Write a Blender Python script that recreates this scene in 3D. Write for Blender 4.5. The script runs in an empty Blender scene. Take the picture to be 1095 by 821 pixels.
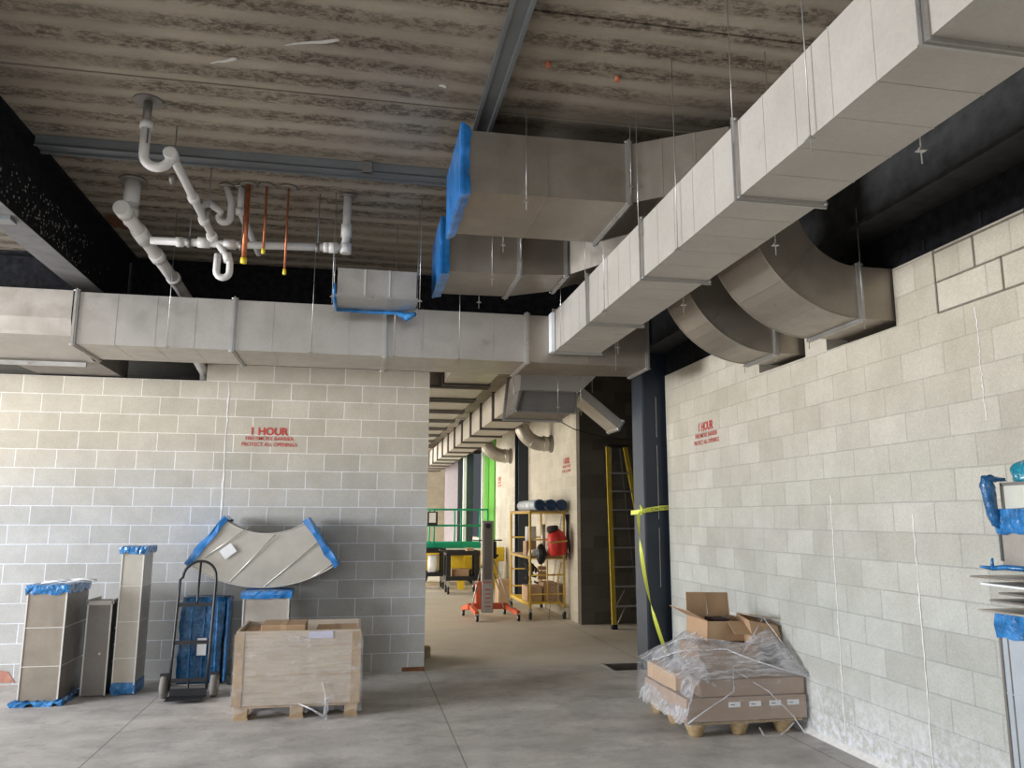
import bpy, bmesh, math, random
from mathutils import Vector, Matrix
random.seed(7)
R=math.radians
C=bpy.context.scene.collection
V=Vector

# ------------------------------------------------------------------ node helpers
def newmat(name):
    m=bpy.data.materials.new(name); m.use_nodes=True
    nt=m.node_tree; nt.nodes.clear()
    out=nt.nodes.new('ShaderNodeOutputMaterial'); b=nt.nodes.new('ShaderNodeBsdfPrincipled')
    nt.links.new(b.outputs[0],out.inputs[0])
    return m,nt,b,out
def N(nt,t,**kw):
    n=nt.nodes.new(t)
    for k,v in kw.items():
        if k in n.inputs: n.inputs[k].default_value=v
        else: setattr(n,k,v)
    return n
def c4(c): return (c[0],c[1],c[2],1)
def noise(nt,vec,scale,detail=4,rough=.55):
    n=N(nt,'ShaderNodeTexNoise'); n.inputs['Scale'].default_value=scale
    n.inputs['Detail'].default_value=detail; n.inputs['Roughness'].default_value=rough
    nt.links.new(vec,n.inputs['Vector']); return n.outputs['Fac']
def ramp(nt,fac,stops):
    r=nt.nodes.new('ShaderNodeValToRGB'); e=r.color_ramp.elements
    while len(e)<len(stops): e.new(.5)
    for k,(p,c) in enumerate(stops):
        e[k].position=p; e[k].color=c4(c) if hasattr(c,'__len__') else (c,c,c,1)
    nt.links.new(fac,r.inputs[0]); return r.outputs[0]
def mix(nt,fac,a,b,blend='MIX'):
    m=nt.nodes.new('ShaderNodeMix'); m.data_type='RGBA'; m.blend_type=blend
    for s,v in ((m.inputs[0],fac),(m.inputs[6],a),(m.inputs[7],b)):
        if isinstance(v,bpy.types.NodeSocket): nt.links.new(v,s)
        elif hasattr(v,'__len__'): s.default_value=c4(v)
        else: s.default_value=v
    return m.outputs[2]
def mth(nt,op,a,b=0.0,c=0.0):
    m=nt.nodes.new('ShaderNodeMath'); m.operation=op
    for s,v in zip(m.inputs,(a,b,c)):
        if isinstance(v,bpy.types.NodeSocket): nt.links.new(v,s)
        else: s.default_value=v
    return m.outputs[0]
def bump(nt,b,h,strength=.3,dist=.01):
    n=nt.nodes.new('ShaderNodeBump'); n.inputs['Strength'].default_value=strength; n.inputs['Distance'].default_value=dist
    nt.links.new(h,n.inputs['Height']); nt.links.new(n.outputs[0],b.inputs['Normal'])
def objco(nt): return nt.nodes.new('ShaderNodeTexCoord').outputs['Object']
def pos(nt): return nt.nodes.new('ShaderNodeNewGeometry').outputs['Position']
def comb(nt,x,y,z=0.0):
    n=nt.nodes.new('ShaderNodeCombineXYZ')
    for s,v in zip(n.inputs,(x,y,z)):
        if isinstance(v,bpy.types.NodeSocket): nt.links.new(v,s)
        else: s.default_value=v
    return n.outputs[0]
def sep(nt,v):
    n=nt.nodes.new('ShaderNodeSeparateXYZ'); nt.links.new(v,n.inputs[0]); return n.outputs

def plain(name,col,rough=.6,metal=0.0,var=.12,scale=9,bmp=.08,spec=.5):
    m,nt,b,o=newmat(name); v=objco(nt)
    f=noise(nt,v,scale,5)
    lo=[max(0,c*(1-var)) for c in col]; hi=[min(1,c*(1+var)) for c in col]
    nt.links.new(ramp(nt,f,[(.3,lo),(.7,hi)]),b.inputs['Base Color'])
    b.inputs['Roughness'].default_value=rough; b.inputs['Metallic'].default_value=metal
    b.inputs['Specular IOR Level'].default_value=spec
    if bmp: bump(nt,b,noise(nt,v,scale*6,3),bmp,.004)
    return m
def galv(name,col,metal=.65,rough=.42,var=.05):
    m,nt,b,o=newmat(name); v=objco(nt)
    vo=N(nt,'ShaderNodeTexVoronoi'); vo.inputs['Scale'].default_value=55; nt.links.new(v,vo.inputs['Vector'])
    sp=ramp(nt,sep(nt,vo.outputs['Color'])[0],[(0,[c*(1-var*.6) for c in col]),(1,[c*(1+var*.6) for c in col])])
    big=ramp(nt,noise(nt,v,1.6,4,.5),[(.3,(.90,.885,.87)),(.65,(1.05,1.045,1.04))])
    sm=ramp(nt,noise(nt,v,9,5,.7),[(.26,(.86,.85,.83)),(.36,(1,1,1))])
    nt.links.new(mix(nt,1,mix(nt,1,sp,big,'MULTIPLY'),sm,'MULTIPLY'),b.inputs['Base Color'])
    b.inputs['Metallic'].default_value=metal
    nt.links.new(ramp(nt,noise(nt,v,6,4),[(.3,rough-.08),(.7,rough+.12)]),b.inputs['Roughness'])
    bump(nt,b,noise(nt,v,2.2,2),.2,.02)
    return m
def cmu(name,axis,c1,c2,mortar,msize=.006,mb=.6,tint=None,off=0.0,white=0.0):
    m,nt,b,o=newmat(name); p=pos(nt); s=sep(nt,p)
    u=mth(nt,'ADD',s[0] if axis=='x' else s[1],off)
    wob=mth(nt,'MULTIPLY',mth(nt,'SUBTRACT',noise(nt,p,9,2),.5),.006)
    vec=comb(nt,mth(nt,'ADD',u,wob),mth(nt,'ADD',s[2],wob))
    br=nt.nodes.new('ShaderNodeTexBrick'); nt.links.new(vec,br.inputs['Vector'])
    br.offset=.5; br.offset_frequency=2; br.squash=1
    for k,v in dict(Scale=1.0).items(): br.inputs[k].default_value=v
    br.inputs['Mortar Size'].default_value=msize; br.inputs['Mortar Smooth'].default_value=.25
    br.inputs['Bias'].default_value=0; br.inputs['Brick Width'].default_value=.4064; br.inputs['Row Height'].default_value=.2032
    br.inputs['Color1'].default_value=c4(c1); br.inputs['Color2'].default_value=c4(c2); br.inputs['Mortar'].default_value=c4(mortar)
    fine=ramp(nt,noise(nt,p,95,5,.7),[(.25,(.80,.80,.80)),(.75,(1.14,1.14,1.14))])
    mid=ramp(nt,noise(nt,p,3.2,6,.65),[(.3,(.90,.89,.87)),(.7,(1.08,1.08,1.08))])
    col=mix(nt,1,mix(nt,1,br.outputs['Color'],fine,'MULTIPLY'),mid,'MULTIPLY')
    if tint:   # cool sky light on the lower courses, painted into the block colour
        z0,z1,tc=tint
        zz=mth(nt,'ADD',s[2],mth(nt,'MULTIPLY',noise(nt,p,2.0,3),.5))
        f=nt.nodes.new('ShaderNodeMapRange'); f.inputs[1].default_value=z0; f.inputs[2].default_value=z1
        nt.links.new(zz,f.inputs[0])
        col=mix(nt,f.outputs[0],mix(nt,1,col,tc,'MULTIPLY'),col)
    if white:  # efflorescence at the foot of the wall
        f=nt.nodes.new('ShaderNodeMapRange'); f.inputs[1].default_value=.55; f.inputs[2].default_value=0.0
        nt.links.new(s[2],f.inputs[0])
        n2=mth(nt,'MULTIPLY',ramp(nt,noise(nt,p,16,6,.75),[(.42,0),(.62,1)]),mth(nt,'MULTIPLY',f.outputs[0],white))
        g=nt.nodes.new('ShaderNodeMapRange'); g.inputs[1].default_value=.05; g.inputs[2].default_value=.02
        nt.links.new(s[2],g.inputs[0])
        col=mix(nt,mth(nt,'MAXIMUM',n2,mth(nt,'MULTIPLY',g.outputs[0],.8)),col,(.78,.80,.86))
    nt.links.new(col,b.inputs['Base Color']); b.inputs['Roughness'].default_value=.92
    b.inputs['Specular IOR Level'].default_value=.2
    h=mth(nt,'ADD',mth(nt,'MULTIPLY',br.outputs['Fac'],-mb),mth(nt,'MULTIPLY',noise(nt,p,70,4,.7),.35))
    bump(nt,b,h,.7,.008)
    return m

M={}
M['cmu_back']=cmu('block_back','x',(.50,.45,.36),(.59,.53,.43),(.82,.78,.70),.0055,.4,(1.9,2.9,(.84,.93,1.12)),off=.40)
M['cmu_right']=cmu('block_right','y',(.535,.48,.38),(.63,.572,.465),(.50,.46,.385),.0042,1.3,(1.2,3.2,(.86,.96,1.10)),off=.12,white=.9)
M['cmu_shaded']=cmu('block_shaded','x',(.11,.10,.085),(.17,.155,.13),(.15,.14,.12),.005,.6)  # block darkened: shade of the recessed walls put into its colour
M['cmu_corr']=cmu('block_corridor','y',(.58,.54,.46),(.66,.62,.53),(.70,.67,.60),.005,.5)
M['cmu_end']=cmu('block_end','x',(.66,.58,.44),(.72,.64,.50),(.75,.68,.55),.005,.4)
M['galv']=galv('galvanised_sheet',(.50,.465,.42),.72,.38)
M['galv_bright']=galv('galvanised_bright',(.47,.435,.385),.10,.6)
M['galv_bright'].node_tree.nodes['Principled BSDF'].inputs['Specular IOR Level'].default_value=.25
M['galv_warm']=galv('galvanised_warm',(.34,.30,.25),.6,.36)
M['galv_dark']=galv('galvanised_dark',(.24,.22,.20),.5,.45)
M['flange']=galv('flange_steel',(.46,.445,.42),.75,.33)
M['flange_dk']=galv('flange_dark',(.16,.15,.14),.6,.4)  # darker steel for the corridor duct joints
M['fire_r']=plain('fireproof_charcoal',(.030,.029,.028),.7,0,.5,9,.5)
M['sheet_matte']=plain('sheet_matte',(.47,.435,.375),.45,.3,.06)
M['seam']=plain('seam_metal',(.72,.70,.66),.4,.5,.05)
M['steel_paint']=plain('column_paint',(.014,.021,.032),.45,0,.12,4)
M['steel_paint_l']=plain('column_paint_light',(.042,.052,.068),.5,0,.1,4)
M['fire']=plain('fireproof_black',(.012,.012,.014),.85,0,.6,14,.6,.15)
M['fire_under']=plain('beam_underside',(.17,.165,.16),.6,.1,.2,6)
M['strut']=galv('ceiling_channel',(.24,.255,.26),.6,.4)
M['pvc']=plain('white_pvc',(.70,.67,.63),.38,0,.07,5,0)
M['print']=plain('pipe_print',(.10,.10,.10),.6,0,.05,5,0)
M['copper']=plain('copper',(.52,.17,.075),.42,.75,.25,20)
M['yellow_cap']=plain('yellow_plastic',(.85,.62,.04),.4,0,.05)
M['wood']=plain('pine_wood',(.42,.30,.18),.75,0,.22,7,.3)
M['pulp']=plain('pressed_wood',(.38,.27,.14),.85,0,.25,40,.5)
M['card']=plain('cardboard',(.45,.29,.17),.8,0,.1,6,.15)
M['card_l']=plain('cardboard_light',(.52,.35,.21),.8,0,.1,6,.15)
M['card_g']=plain('carton_board',(.38,.275,.20),.75,0,.08,3,.1)
M['white']=plain('white_paper',(.82,.83,.84),.6,0,.04)
M['black']=plain('black_paint',(.015,.015,.017),.4,0,.2)
M['rubber']=plain('grey_rubber',(.20,.19,.175),.85,0,.2,12)
M['darkrub']=plain('black_rubber',(.02,.02,.02),.8,0,.2)
M['yellow']=plain('yellow_paint',(.78,.54,.03),.45,0,.1)
M['yellow_l']=plain('yellow_scaffold',(.72,.48,.10),.45,0,.12)
M['fibre']=plain('yellow_fibreglass',(.60,.43,.04),.5,0,.15)
M['alum']=plain('aluminium',(.55,.54,.52),.4,.7,.1)
M['orange']=plain('orange_paint',(.80,.15,.06),.45,0,.12)
M['green']=plain('green_rail_paint',(.0,.30,.16),.45,0,.1)
M['greenwall']=plain('green_sheathing',(.10,.36,.03),.6,0,.06)
M['red']=plain('red_plastic',(.62,.03,.02),.4,0,.08)
M['redpaint']=plain('red_stencil_paint',(.52,.06,.05),.85,0,.25,60,0)
M['lilac']=plain('pale_column',(.62,.56,.62),.7,0,.04)
M['insul']=plain('dark_cloth',(.05,.035,.035),.9,0,.4,30)
M['tube_blue']=plain('blue_black_cap',(.01,.035,.10),.5,0,.5,30,.5)
M['raked']=plain('raked_mortar',(.20,.17,.13),.95,0,.2,30,.3)
M['ctrl']=plain('white_sealant',(.82,.80,.76),.8,0,.1,20)
M['pit']=plain('pit_shade',(.09,.075,.06),.9,0,.2,10)
M['rust']=plain('rust_stain',(.16,.07,.03),.95,0,.4,20)
M['tape_y']=plain('caution_tape',(.70,.75,.10),.4,0,.06)

def film(name,col,rough=.25,tr=.0,bmp=.9,scale=11):
    m,nt,b,o=newmat(name); v=objco(nt)
    f=noise(nt,v,scale,5,.6)
    nt.links.new(ramp(nt,f,[(.3,[c*.55 for c in col]),(.5,col),(.68,[min(1,c*1.5+.03) for c in col])]),b.inputs['Base Color'])
    b.inputs['Roughness'].default_value=rough; b.inputs['Coat Weight'].default_value=.5; b.inputs['Coat Roughness'].default_value=.15
    bump(nt,b,f,bmp,.03)
    return m
M['blue']=film('blue_film',(.01,.16,.42))
M['bluelt']=film('blue_film_light',(.012,.19,.54),.3,0,.25,5)
M['bluedk']=film('blue_film_dark',(.004,.10,.26),.2)
M['teal']=film('teal_film',(.01,.28,.40),.25)

def clearfilm(name,dens):
    m,nt,b,o=newmat(name); v=objco(nt)
    tr=nt.nodes.new('ShaderNodeBsdfTransparent'); ms=nt.nodes.new('ShaderNodeMixShader')
    b.inputs['Base Color'].default_value=(.80,.80,.83,1); b.inputs['Roughness'].default_value=.18
    st=nt.nodes.new('ShaderNodeMapping'); st.inputs['Rotation'].default_value=(.3,.7,.5); st.inputs['Scale'].default_value=(1,7,3)
    nt.links.new(v,st.inputs['Vector'])
    f1=noise(nt,st.outputs[0],4,6,.7); f2=noise(nt,v,9,5,.6)
    a=ramp(nt,f1,[(.42,dens*.45),(.56,dens),(.68,min(1,dens*2.3))])
    nt.links.new(a,ms.inputs[0]); nt.links.new(tr.outputs[0],ms.inputs[1]); nt.links.new(b.outputs[0],ms.inputs[2])
    nt.links.new(ms.outputs[0],o.inputs[0])
    bump(nt,b,mth(nt,'ADD',f1,f2),.9,.03)
    return m
M['film']=clearfilm('clear_stretch_film',.55)
M['film_thin']=clearfilm('thin_stretch_film',.15)

def wood_planks():
    m,nt,b,o=newmat('crate_boards'); v=objco(nt)
    mp=nt.nodes.new('ShaderNodeMapping'); mp.inputs['Scale'].default_value=(1.2,1.2,16); nt.links.new(v,mp.inputs['Vector'])
    g=ramp(nt,noise(nt,mp.outputs[0],2.4,7,.7),[(.25,(.36,.28,.20)),(.5,(.52,.44,.345)),(.75,(.62,.55,.455))])
    d=ramp(nt,noise(nt,v,2.5,4),[(.3,(.86,.84,.84)),(.7,(1.05,1.05,1.05))])
    nt.links.new(mix(nt,1,g,d,'MULTIPLY'),b.inputs['Base Color']); b.inputs['Roughness'].default_value=.5
    b.inputs['Coat Weight'].default_value=.25; b.inputs['Coat Roughness'].default_value=.3
    bump(nt,b,noise(nt,mp.outputs[0],4,4),.25,.006); return m
M['planks']=wood_planks()

def floor_mat():
    m,nt,b,o=newmat('concrete_slab'); p=pos(nt); s=sep(nt,p)
    mp=nt.nodes.new('ShaderNodeMapping'); mp.inputs['Scale'].default_value=(.85,1.0,1); nt.links.new(p,mp.inputs['Vector'])
    a=ramp(nt,noise(nt,mp.outputs[0],1.5,8,.66),[(.30,(.36,.345,.33)),(.48,(.50,.475,.455)),(.66,(.66,.63,.60))])
    c=ramp(nt,noise(nt,p,26,6,.75),[(.25,(.88,.88,.88)),(.75,(1.1,1.1,1.1))])
    dk=ramp(nt,noise(nt,mp.outputs[0],3.2,7,.75),[(.32,(.70,.70,.72)),(.50,(1,1,1))])
    col=mix(nt,1,mix(nt,1,a,c,'MULTIPLY'),dk,'MULTIPLY')
    # corridor daylight painted into the slab: paler and warmer past the wall line
    f=nt.nodes.new('ShaderNodeMapRange'); f.inputs[1].default_value=9.2; f.inputs[2].default_value=9.55; nt.links.new(s[1],f.inputs[0])
    col=mix(nt,mth(nt,'MULTIPLY',f.outputs[0],.75),col,(.66,.60,.51))
    # saw cuts
    def cut(sock,off,per,w):
        t=mth(nt,'ABSOLUTE',mth(nt,'SUBTRACT',mth(nt,'PINGPONG',mth(nt,'ADD',sock,off),per/2),0))
        return mth(nt,'LESS_THAN',t,w)
    j=cut(s[0],-.81,2.645,.0055)
    j=mth(nt,'MAXIMUM',j,cut(s[1],-9.36,4.7,.004))
    col=mix(nt,mth(nt,'MULTIPLY',j,.6),col,(.05,.045,.04))
    nt.links.new(col,b.inputs['Base Color'])
    nt.links.new(ramp(nt,noise(nt,mp.outputs[0],2.2,5),[(.3,.42),(.7,.75)]),b.inputs['Roughness'])
    bump(nt,b,noise(nt,p,30,5),.12,.004); return m
def ceil_mat():
    m,nt,b,o=newmat('precast_plank'); p=pos(nt); s=sep(nt,p)
    mp=nt.nodes.new('ShaderNodeMapping'); mp.inputs['Scale'].default_value=(.35,3.2,1); nt.links.new(p,mp.inputs['Vector'])
    w=mth(nt,'ADD',mth(nt,'MULTIPLY',s[1],2*math.pi/.262),mth(nt,'MULTIPLY',noise(nt,p,.9,3),2.2))
    band=mth(nt,'ADD',mth(nt,'MULTIPLY',mth(nt,'SINE',w),.5),.5)
    st=noise(nt,mp.outputs[0],2.2,7,.6)
    base=ramp(nt,mth(nt,'ADD',mth(nt,'MULTIPLY',band,.28),mth(nt,'MULTIPLY',st,.72)),[(.30,(.27,.228,.178)),(.50,(.335,.288,.23)),(.72,(.42,.367,.298))])
    sc=nt.nodes.new('ShaderNodeMapping'); sc.inputs['Scale'].default_value=(1,1.8,1); nt.links.new(p,sc.inputs['Vector'])
    pit=ramp(nt,noise(nt,sc.outputs[0],13,4,.8),[(.42,(.40,.39,.38)),(.57,(1.06,1.06,1.06))])
    pm=mth(nt,'MULTIPLY',ramp(nt,noise(nt,p,.9,3),[(.36,.35),(.54,1)]),ramp(nt,band,[(.40,1),(.80,.12)]))
    col=mix(nt,1,base,mix(nt,pm,(1,1,1),pit),'MULTIPLY')
    big=ramp(nt,noise(nt,p,.55,5),[(.3,(.72,.71,.70)),(.7,(1.12,1.11,1.08))])
    col=mix(nt,1,col,big,'MULTIPLY')
    rs=ramp(nt,noise(nt,p,1.3,4,.5),[(.66,0),(.76,.5)])
    col=mix(nt,rs,col,(.17,.11,.07))
    nt.links.new(col,b.inputs['Base Color']); b.inputs['Roughness'].default_value=.9; b.inputs['Specular IOR Level'].default_value=.2
    h=mth(nt,'ADD',mth(nt,'MULTIPLY',band,.18),mth(nt,'MULTIPLY',mth(nt,'MULTIPLY',pm,noise(nt,sc.outputs[0],17,4,.8)),.6))
    bump(nt,b,h,.45,.02); return m
M['floor']=floor_mat(); M['ceil']=ceil_mat()

# ------------------------------------------------------------------ mesh helpers
def nb(): return bmesh.new()
def box(bm,x0,x1,y0,y1,z0,z1,mtx=None):
    vs=[bm.verts.new(V(p) if mtx is None else mtx@V(p)) for p in ((x0,y0,z0),(x1,y0,z0),(x1,y1,z0),(x0,y1,z0),(x0,y0,z1),(x1,y0,z1),(x1,y1,z1),(x0,y1,z1))]
    for f in ((0,3,2,1),(4,5,6,7),(0,1,5,4),(1,2,6,5),(2,3,7,6),(3,0,4,7)): bm.faces.new([vs[i] for i in f])
    return bm
def frames_of(pts):
    pts=[V(p) for p in pts]; n=len(pts); T=[]
    for i in range(n):
        a=pts[max(0,i-1)]; b=pts[min(n-1,i+1)]; T.append((b-a).normalized())
    up=V((0,0,1)) if abs(T[0].z)<.9 else V((1,0,0))
    u=T[0].cross(up).normalized(); out=[]
    for i in range(n):
        u=(u-T[i]*u.dot(T[i])).normalized(); out.append((pts[i],u,T[i].cross(u)))
    return out
def tube(bm,pts,r,seg=12,cap=True):
    fr=frames_of(pts); rings=[]
    for i,(p,u,w) in enumerate(fr):
        rr=r[i] if hasattr(r,'__len__') else r
        rings.append([bm.verts.new(p+(u*math.cos(2*math.pi*k/seg)+w*math.sin(2*math.pi*k/seg))*rr) for k in range(seg)])
    for a,b in zip(rings,rings[1:]):
        for k in range(seg):
            f=bm.faces.new((a[k],a[(k+1)%seg],b[(k+1)%seg],b[k])); f.smooth=True
    if cap: bm.faces.new(rings[0][::-1]); bm.faces.new(rings[-1])
    return bm
def prism(bm,poly,axis,a,b):
    def P(u,w,t): return {'x':(t,u,w),'y':(u,t,w),'z':(u,w,t)}[axis]
    A=[bm.verts.new(P(u,w,a)) for u,w in poly]; B=[bm.verts.new(P(u,w,b)) for u,w in poly]
    bm.faces.new(A); bm.faces.new(B[::-1]); n=len(poly)
    for i in range(n): bm.faces.new((A[i],B[i],B[(i+1)%n],A[(i+1)%n]))
    bmesh.ops.recalc_face_normals(bm,faces=bm.faces[:]); return bm
def loft(bm,F,cap=(True,True),smooth=False):
    rings=[[bm.verts.new(p) for p in f] for f in F]; n=len(F[0])
    for a,b in zip(rings,rings[1:]):
        for k in range(n):
            f=bm.faces.new((a[k],a[(k+1)%n],b[(k+1)%n],b[k])); f.smooth=smooth
    if cap[0]: bm.faces.new(rings[0][::-1])
    if cap[1]: bm.faces.new(rings[-1])
    bmesh.ops.recalc_face_normals(bm,faces=bm.faces[:]); return bm
def grow(f,d):
    c=sum((V(p) for p in f),V())/len(f); n=len(f)
    nrm=(V(f[1])-V(f[0])).cross(V(f[2])-V(f[1])).normalized(); out=[]
    for i,p in enumerate(f):
        p=V(p); e1=(V(f[i])-V(f[i-1])).normalized(); e2=(V(f[(i+1)%n])-V(f[i])).normalized()
        n1=e1.cross(nrm); n2=e2.cross(nrm)
        if n1.dot(p-c)<0: n1=-n1
        if n2.dot(p-c)<0: n2=-n2
        out.append(p+(n1+n2)*d)
    return out
def lerpf(A,B,t): return [V(a)*(1-t)+V(b)*t for a,b in zip(A,B)]
def ringband(bm,f,dirv,w,h):
    """a raised collar around section f, w wide along dirv, h proud"""
    d=V(dirv).normalized()*w/2; o=grow(f,h)
    A=[p-d for p in o]; B=[p+d for p in o]; a=[V(p)-d for p in f]; b=[V(p)+d for p in f]
    rings=[[bm.verts.new(p) for p in r] for r in (a,A,B,b)]; n=len(f)
    for r,q in zip(rings,rings[1:]):
        for k in range(n): bm.faces.new((r[k],r[(k+1)%n],q[(k+1)%n],q[k]))
    bmesh.ops.recalc_face_normals(bm,faces=bm.faces[:])
def rectY(x0,x1,z0,z1,y): return [(x0,y,z0),(x1,y,z0),(x1,y,z1),(x0,y,z1)]
def rectX(y0,y1,z0,z1,x): return [(x,y0,z0),(x,y1,z0),(x,y1,z1),(x,y0,z1)]
def rectZ(x0,x1,y0,y1,z): return [(x0,y0,z),(x1,y0,z),(x1,y1,z),(x0,y1,z)]
def ctr(f): return sum((V(p) for p in f),V())/len(f)

# ------------------------------------------------------------------ object helpers
def thing(name,label,cat,loc=(0,0,0),rot=(0,0,0),group=None):
    o=bpy.data.objects.new(name,None); C.objects.link(o); o.location=loc; o.rotation_euler=rot
    o['label']=label; o['category']=cat
    o.empty_display_size=.1
    if group: o['group']=group
    return o
def obj(name,bm,mat,parent=None,local=False,bevel=0,label=None,smooth=False):
    if parent is not None and not local:
        # meshes are written in world coordinates; move them to the thing's own space
        off=V((0,0,0)); q=parent
        while q is not None: off+=V(q.location); q=q.parent
        bmesh.ops.translate(bm,verts=bm.verts[:],vec=-off)
    if smooth:
        for f in bm.faces: f.smooth=True
    me=bpy.data.meshes.new(name); bm.to_mesh(me); bm.free()
    for mm in (mat if isinstance(mat,(list,tuple)) else [mat]): me.materials.append(mm)
    o=bpy.data.objects.new(name,me); C.objects.link(o)
    if parent is not None: o.parent=parent
    if bevel:
        md=o.modifiers.new('bevel','BEVEL'); md.width=bevel; md.segments=2; md.limit_method='ANGLE'
    if label: o['label']=label
    return o
def tag(o,label,cat,group=None):
    o['label']=label; o['category']=cat
    if group: o['group']=group
    return o
def solo(name,bm,mat,label,cat,group=None,**k):
    """a one-mesh thing whose origin is the base of the mesh"""
    lo=V((min(v.co.x for v in bm.verts),min(v.co.y for v in bm.verts),min(v.co.z for v in bm.verts)))
    hi=V((max(v.co.x for v in bm.verts),max(v.co.y for v in bm.verts),max(v.co.z for v in bm.verts)))
    c=V(((lo.x+hi.x)/2,(lo.y+hi.y)/2,lo.z)); bmesh.ops.translate(bm,verts=bm.verts[:],vec=-c)
    o=obj(name,bm,mat,**k); o.location=c; return tag(o,label,cat,group)
def struct(name,bm,mat,parent=None):
    o=obj(name,bm,mat,parent); 
    if parent is None: o['kind']='structure'
    return o
def copy_tree(o,parent=None):
    c=o.copy(); C.objects.link(c)
    if parent is not None: c.parent=parent
    for ch in [k for k in bpy.data.objects if k.parent==o]: copy_tree(ch,c)
    return c

# ================================================================== SETTING
ZC=4.65
# floor with a small pit left open at the column foot
fl=nb(); px0,px1,py0,py1=2.93,3.75,8.98,9.42
X=[-12,px0,px1,9]; Y=[-9,py0,py1,38]
for i in range(3):
    for j in range(3):
        if i==1 and j==1: continue
        box(fl,X[i],X[i+1],Y[j],Y[j+1],-.25,0)
bmesh.ops.remove_doubles(fl,verts=fl.verts[:],dist=1e-4)
struct('floor',fl,M['floor'])
pit=nb(); box(pit,px0-.01,px1+.01,py0-.01,py1+.01,-.30,-.14); 
for b in ((px0-.01,px0+.006,py0,py1),(px1-.006,px1+.01,py0,py1),(px0,px1,py1-.006,py1+.01),(px0,px1,py0-.01,py0+.006)): box(pit,*b,-.25,-.004)  # dark liner: the shade inside the pit is put into its colour
struct('floor_pit',pit,M['pit'])
bm=nb(); box(bm,px0-.02,px0+.01,py0,py1+.03,-.05,.006); obj('edge_angle',bm,M['alum'],bpy.data.objects['floor_pit'])
ce=nb()
seams=[4.08+1.205*k for k in range(-5,28)]
for a,b in zip(seams,seams[1:]):
    dz=random.uniform(0,.012)
    box(ce,-12,9,a+.009,b-.009,ZC+dz,ZC+.25)
box(ce,-12,9,seams[0],seams[-1],ZC+.05,ZC+.3)
ceiling=struct('ceiling',ce,M['ceil'])
M['drip']=plain('pale_drip',(.62,.60,.55),.9,0,.1,20)
bm=nb()
for x,y,l,a in ((-.55,4.72,.36,-.35),(-1.05,5.02,.20,-.45),(-1.45,4.35,.18,-.5),(.45,5.0,.05,0),(-.1,4.05,.06,0)):
    P=[V((x+l*k/6*math.cos(a),y+l*k/6*math.sin(a)+random.uniform(-.008,.008),ZC+.002)) for k in range(7)]
    tube(bm,P,[.003,.006,.008,.009,.011,.013,.009],6)
obj('grout_drip',bm,M['drip'],ceiling)
bm=nb()
for x,y in ((1.12,4.58),(1.62,4.66)):
    tube(bm,[(x,y,ZC-.03),(x,y,ZC+.01)],.018,8)
obj('anchor_stub',bm,plain('orange_anchor',(.50,.16,.07),.8),ceiling)
# back wall: profile in XZ with a step in its top
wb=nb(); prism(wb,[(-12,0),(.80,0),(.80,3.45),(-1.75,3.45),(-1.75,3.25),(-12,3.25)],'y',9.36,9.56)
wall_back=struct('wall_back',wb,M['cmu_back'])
def crack(axis,u,z0,z1,plane,w=.010,amp=.006):
    bm=nb(); n=40; A=[];B=[]
    for i in range(n+1):
        z=z0+(z1-z0)*i/n; d=random.uniform(-amp,amp); ww=w*random.uniform(.4,1.1)/2
        for s,L in ((-1,A),(1,B)):
            q=(u+d+s*ww,plane,z) if axis=='x' else (plane,u+d+s*ww,z)
            L.append(bm.verts.new(q))
    for i in range(n): bm.faces.new((A[i],B[i],B[i+1],A[i+1]))
    return bm
obj('control_joint',crack('x',-1.50,.3,3.25,9.357,.022),M['ctrl'],wall_back)
bm=nb(); box(bm,.55,.80,9.352,9.358,0,.045); obj('red_paint_mark',bm,M['rust'],wall_back)
bm=nb(); prism(bm,[(-3.95,.02),(-3.42,.02),(-3.50,.13),(-3.70,.17),(-3.95,.24)],'y',9.354,9.358); obj('red_paint_mark',bm,plain('faded_red_paint',(.42,.20,.15),.9,0,.2,12),wall_back)
# block wall behind, seen through the slot over the lower courses
bm=nb(); box(bm,-12,.8,10.3,10.5,0,4.6); struct('wall_rear',bm,M['cmu_shaded'])
# right wall: profile in YZ with the duct openings left in its top courses
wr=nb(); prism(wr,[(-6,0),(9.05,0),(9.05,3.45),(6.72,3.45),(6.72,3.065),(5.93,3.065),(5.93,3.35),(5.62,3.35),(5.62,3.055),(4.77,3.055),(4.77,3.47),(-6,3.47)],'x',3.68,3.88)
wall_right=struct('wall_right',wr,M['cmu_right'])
obj('control_joint',crack('y',5.70,.05,1.9,3.677,.012),M['ctrl'],wall_right)
obj('control_joint',crack('y',4.76,.0,1.75,3.677,.013),M['ctrl'],wall_right)
obj('control_joint',crack('y',4.05,2.3,3.0,3.677,.010),M['ctrl'],wall_right)
# raked-out joints in the patch near the wall top
rk=nb()
def hj(y0,y1,z): box(rk,3.674,3.684,y0,y1,z-.006,z+.006)
def vj(y,z0,z1): box(rk,3.674,3.684,y-.006,y+.006,z0,z1)
hj(3.2,4.36,3.042); hj(3.2,4.36,3.246); hj(3.2,4.36,3.449)
vj(4.36,3.042,3.47); vj(4.02,3.246,3.449); vj(3.82,3.042,3.246); vj(3.62,3.042,3.47); vj(3.42,3.042,3.246)
obj('raked_joint',rk,M['raked'],wall_right)
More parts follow.
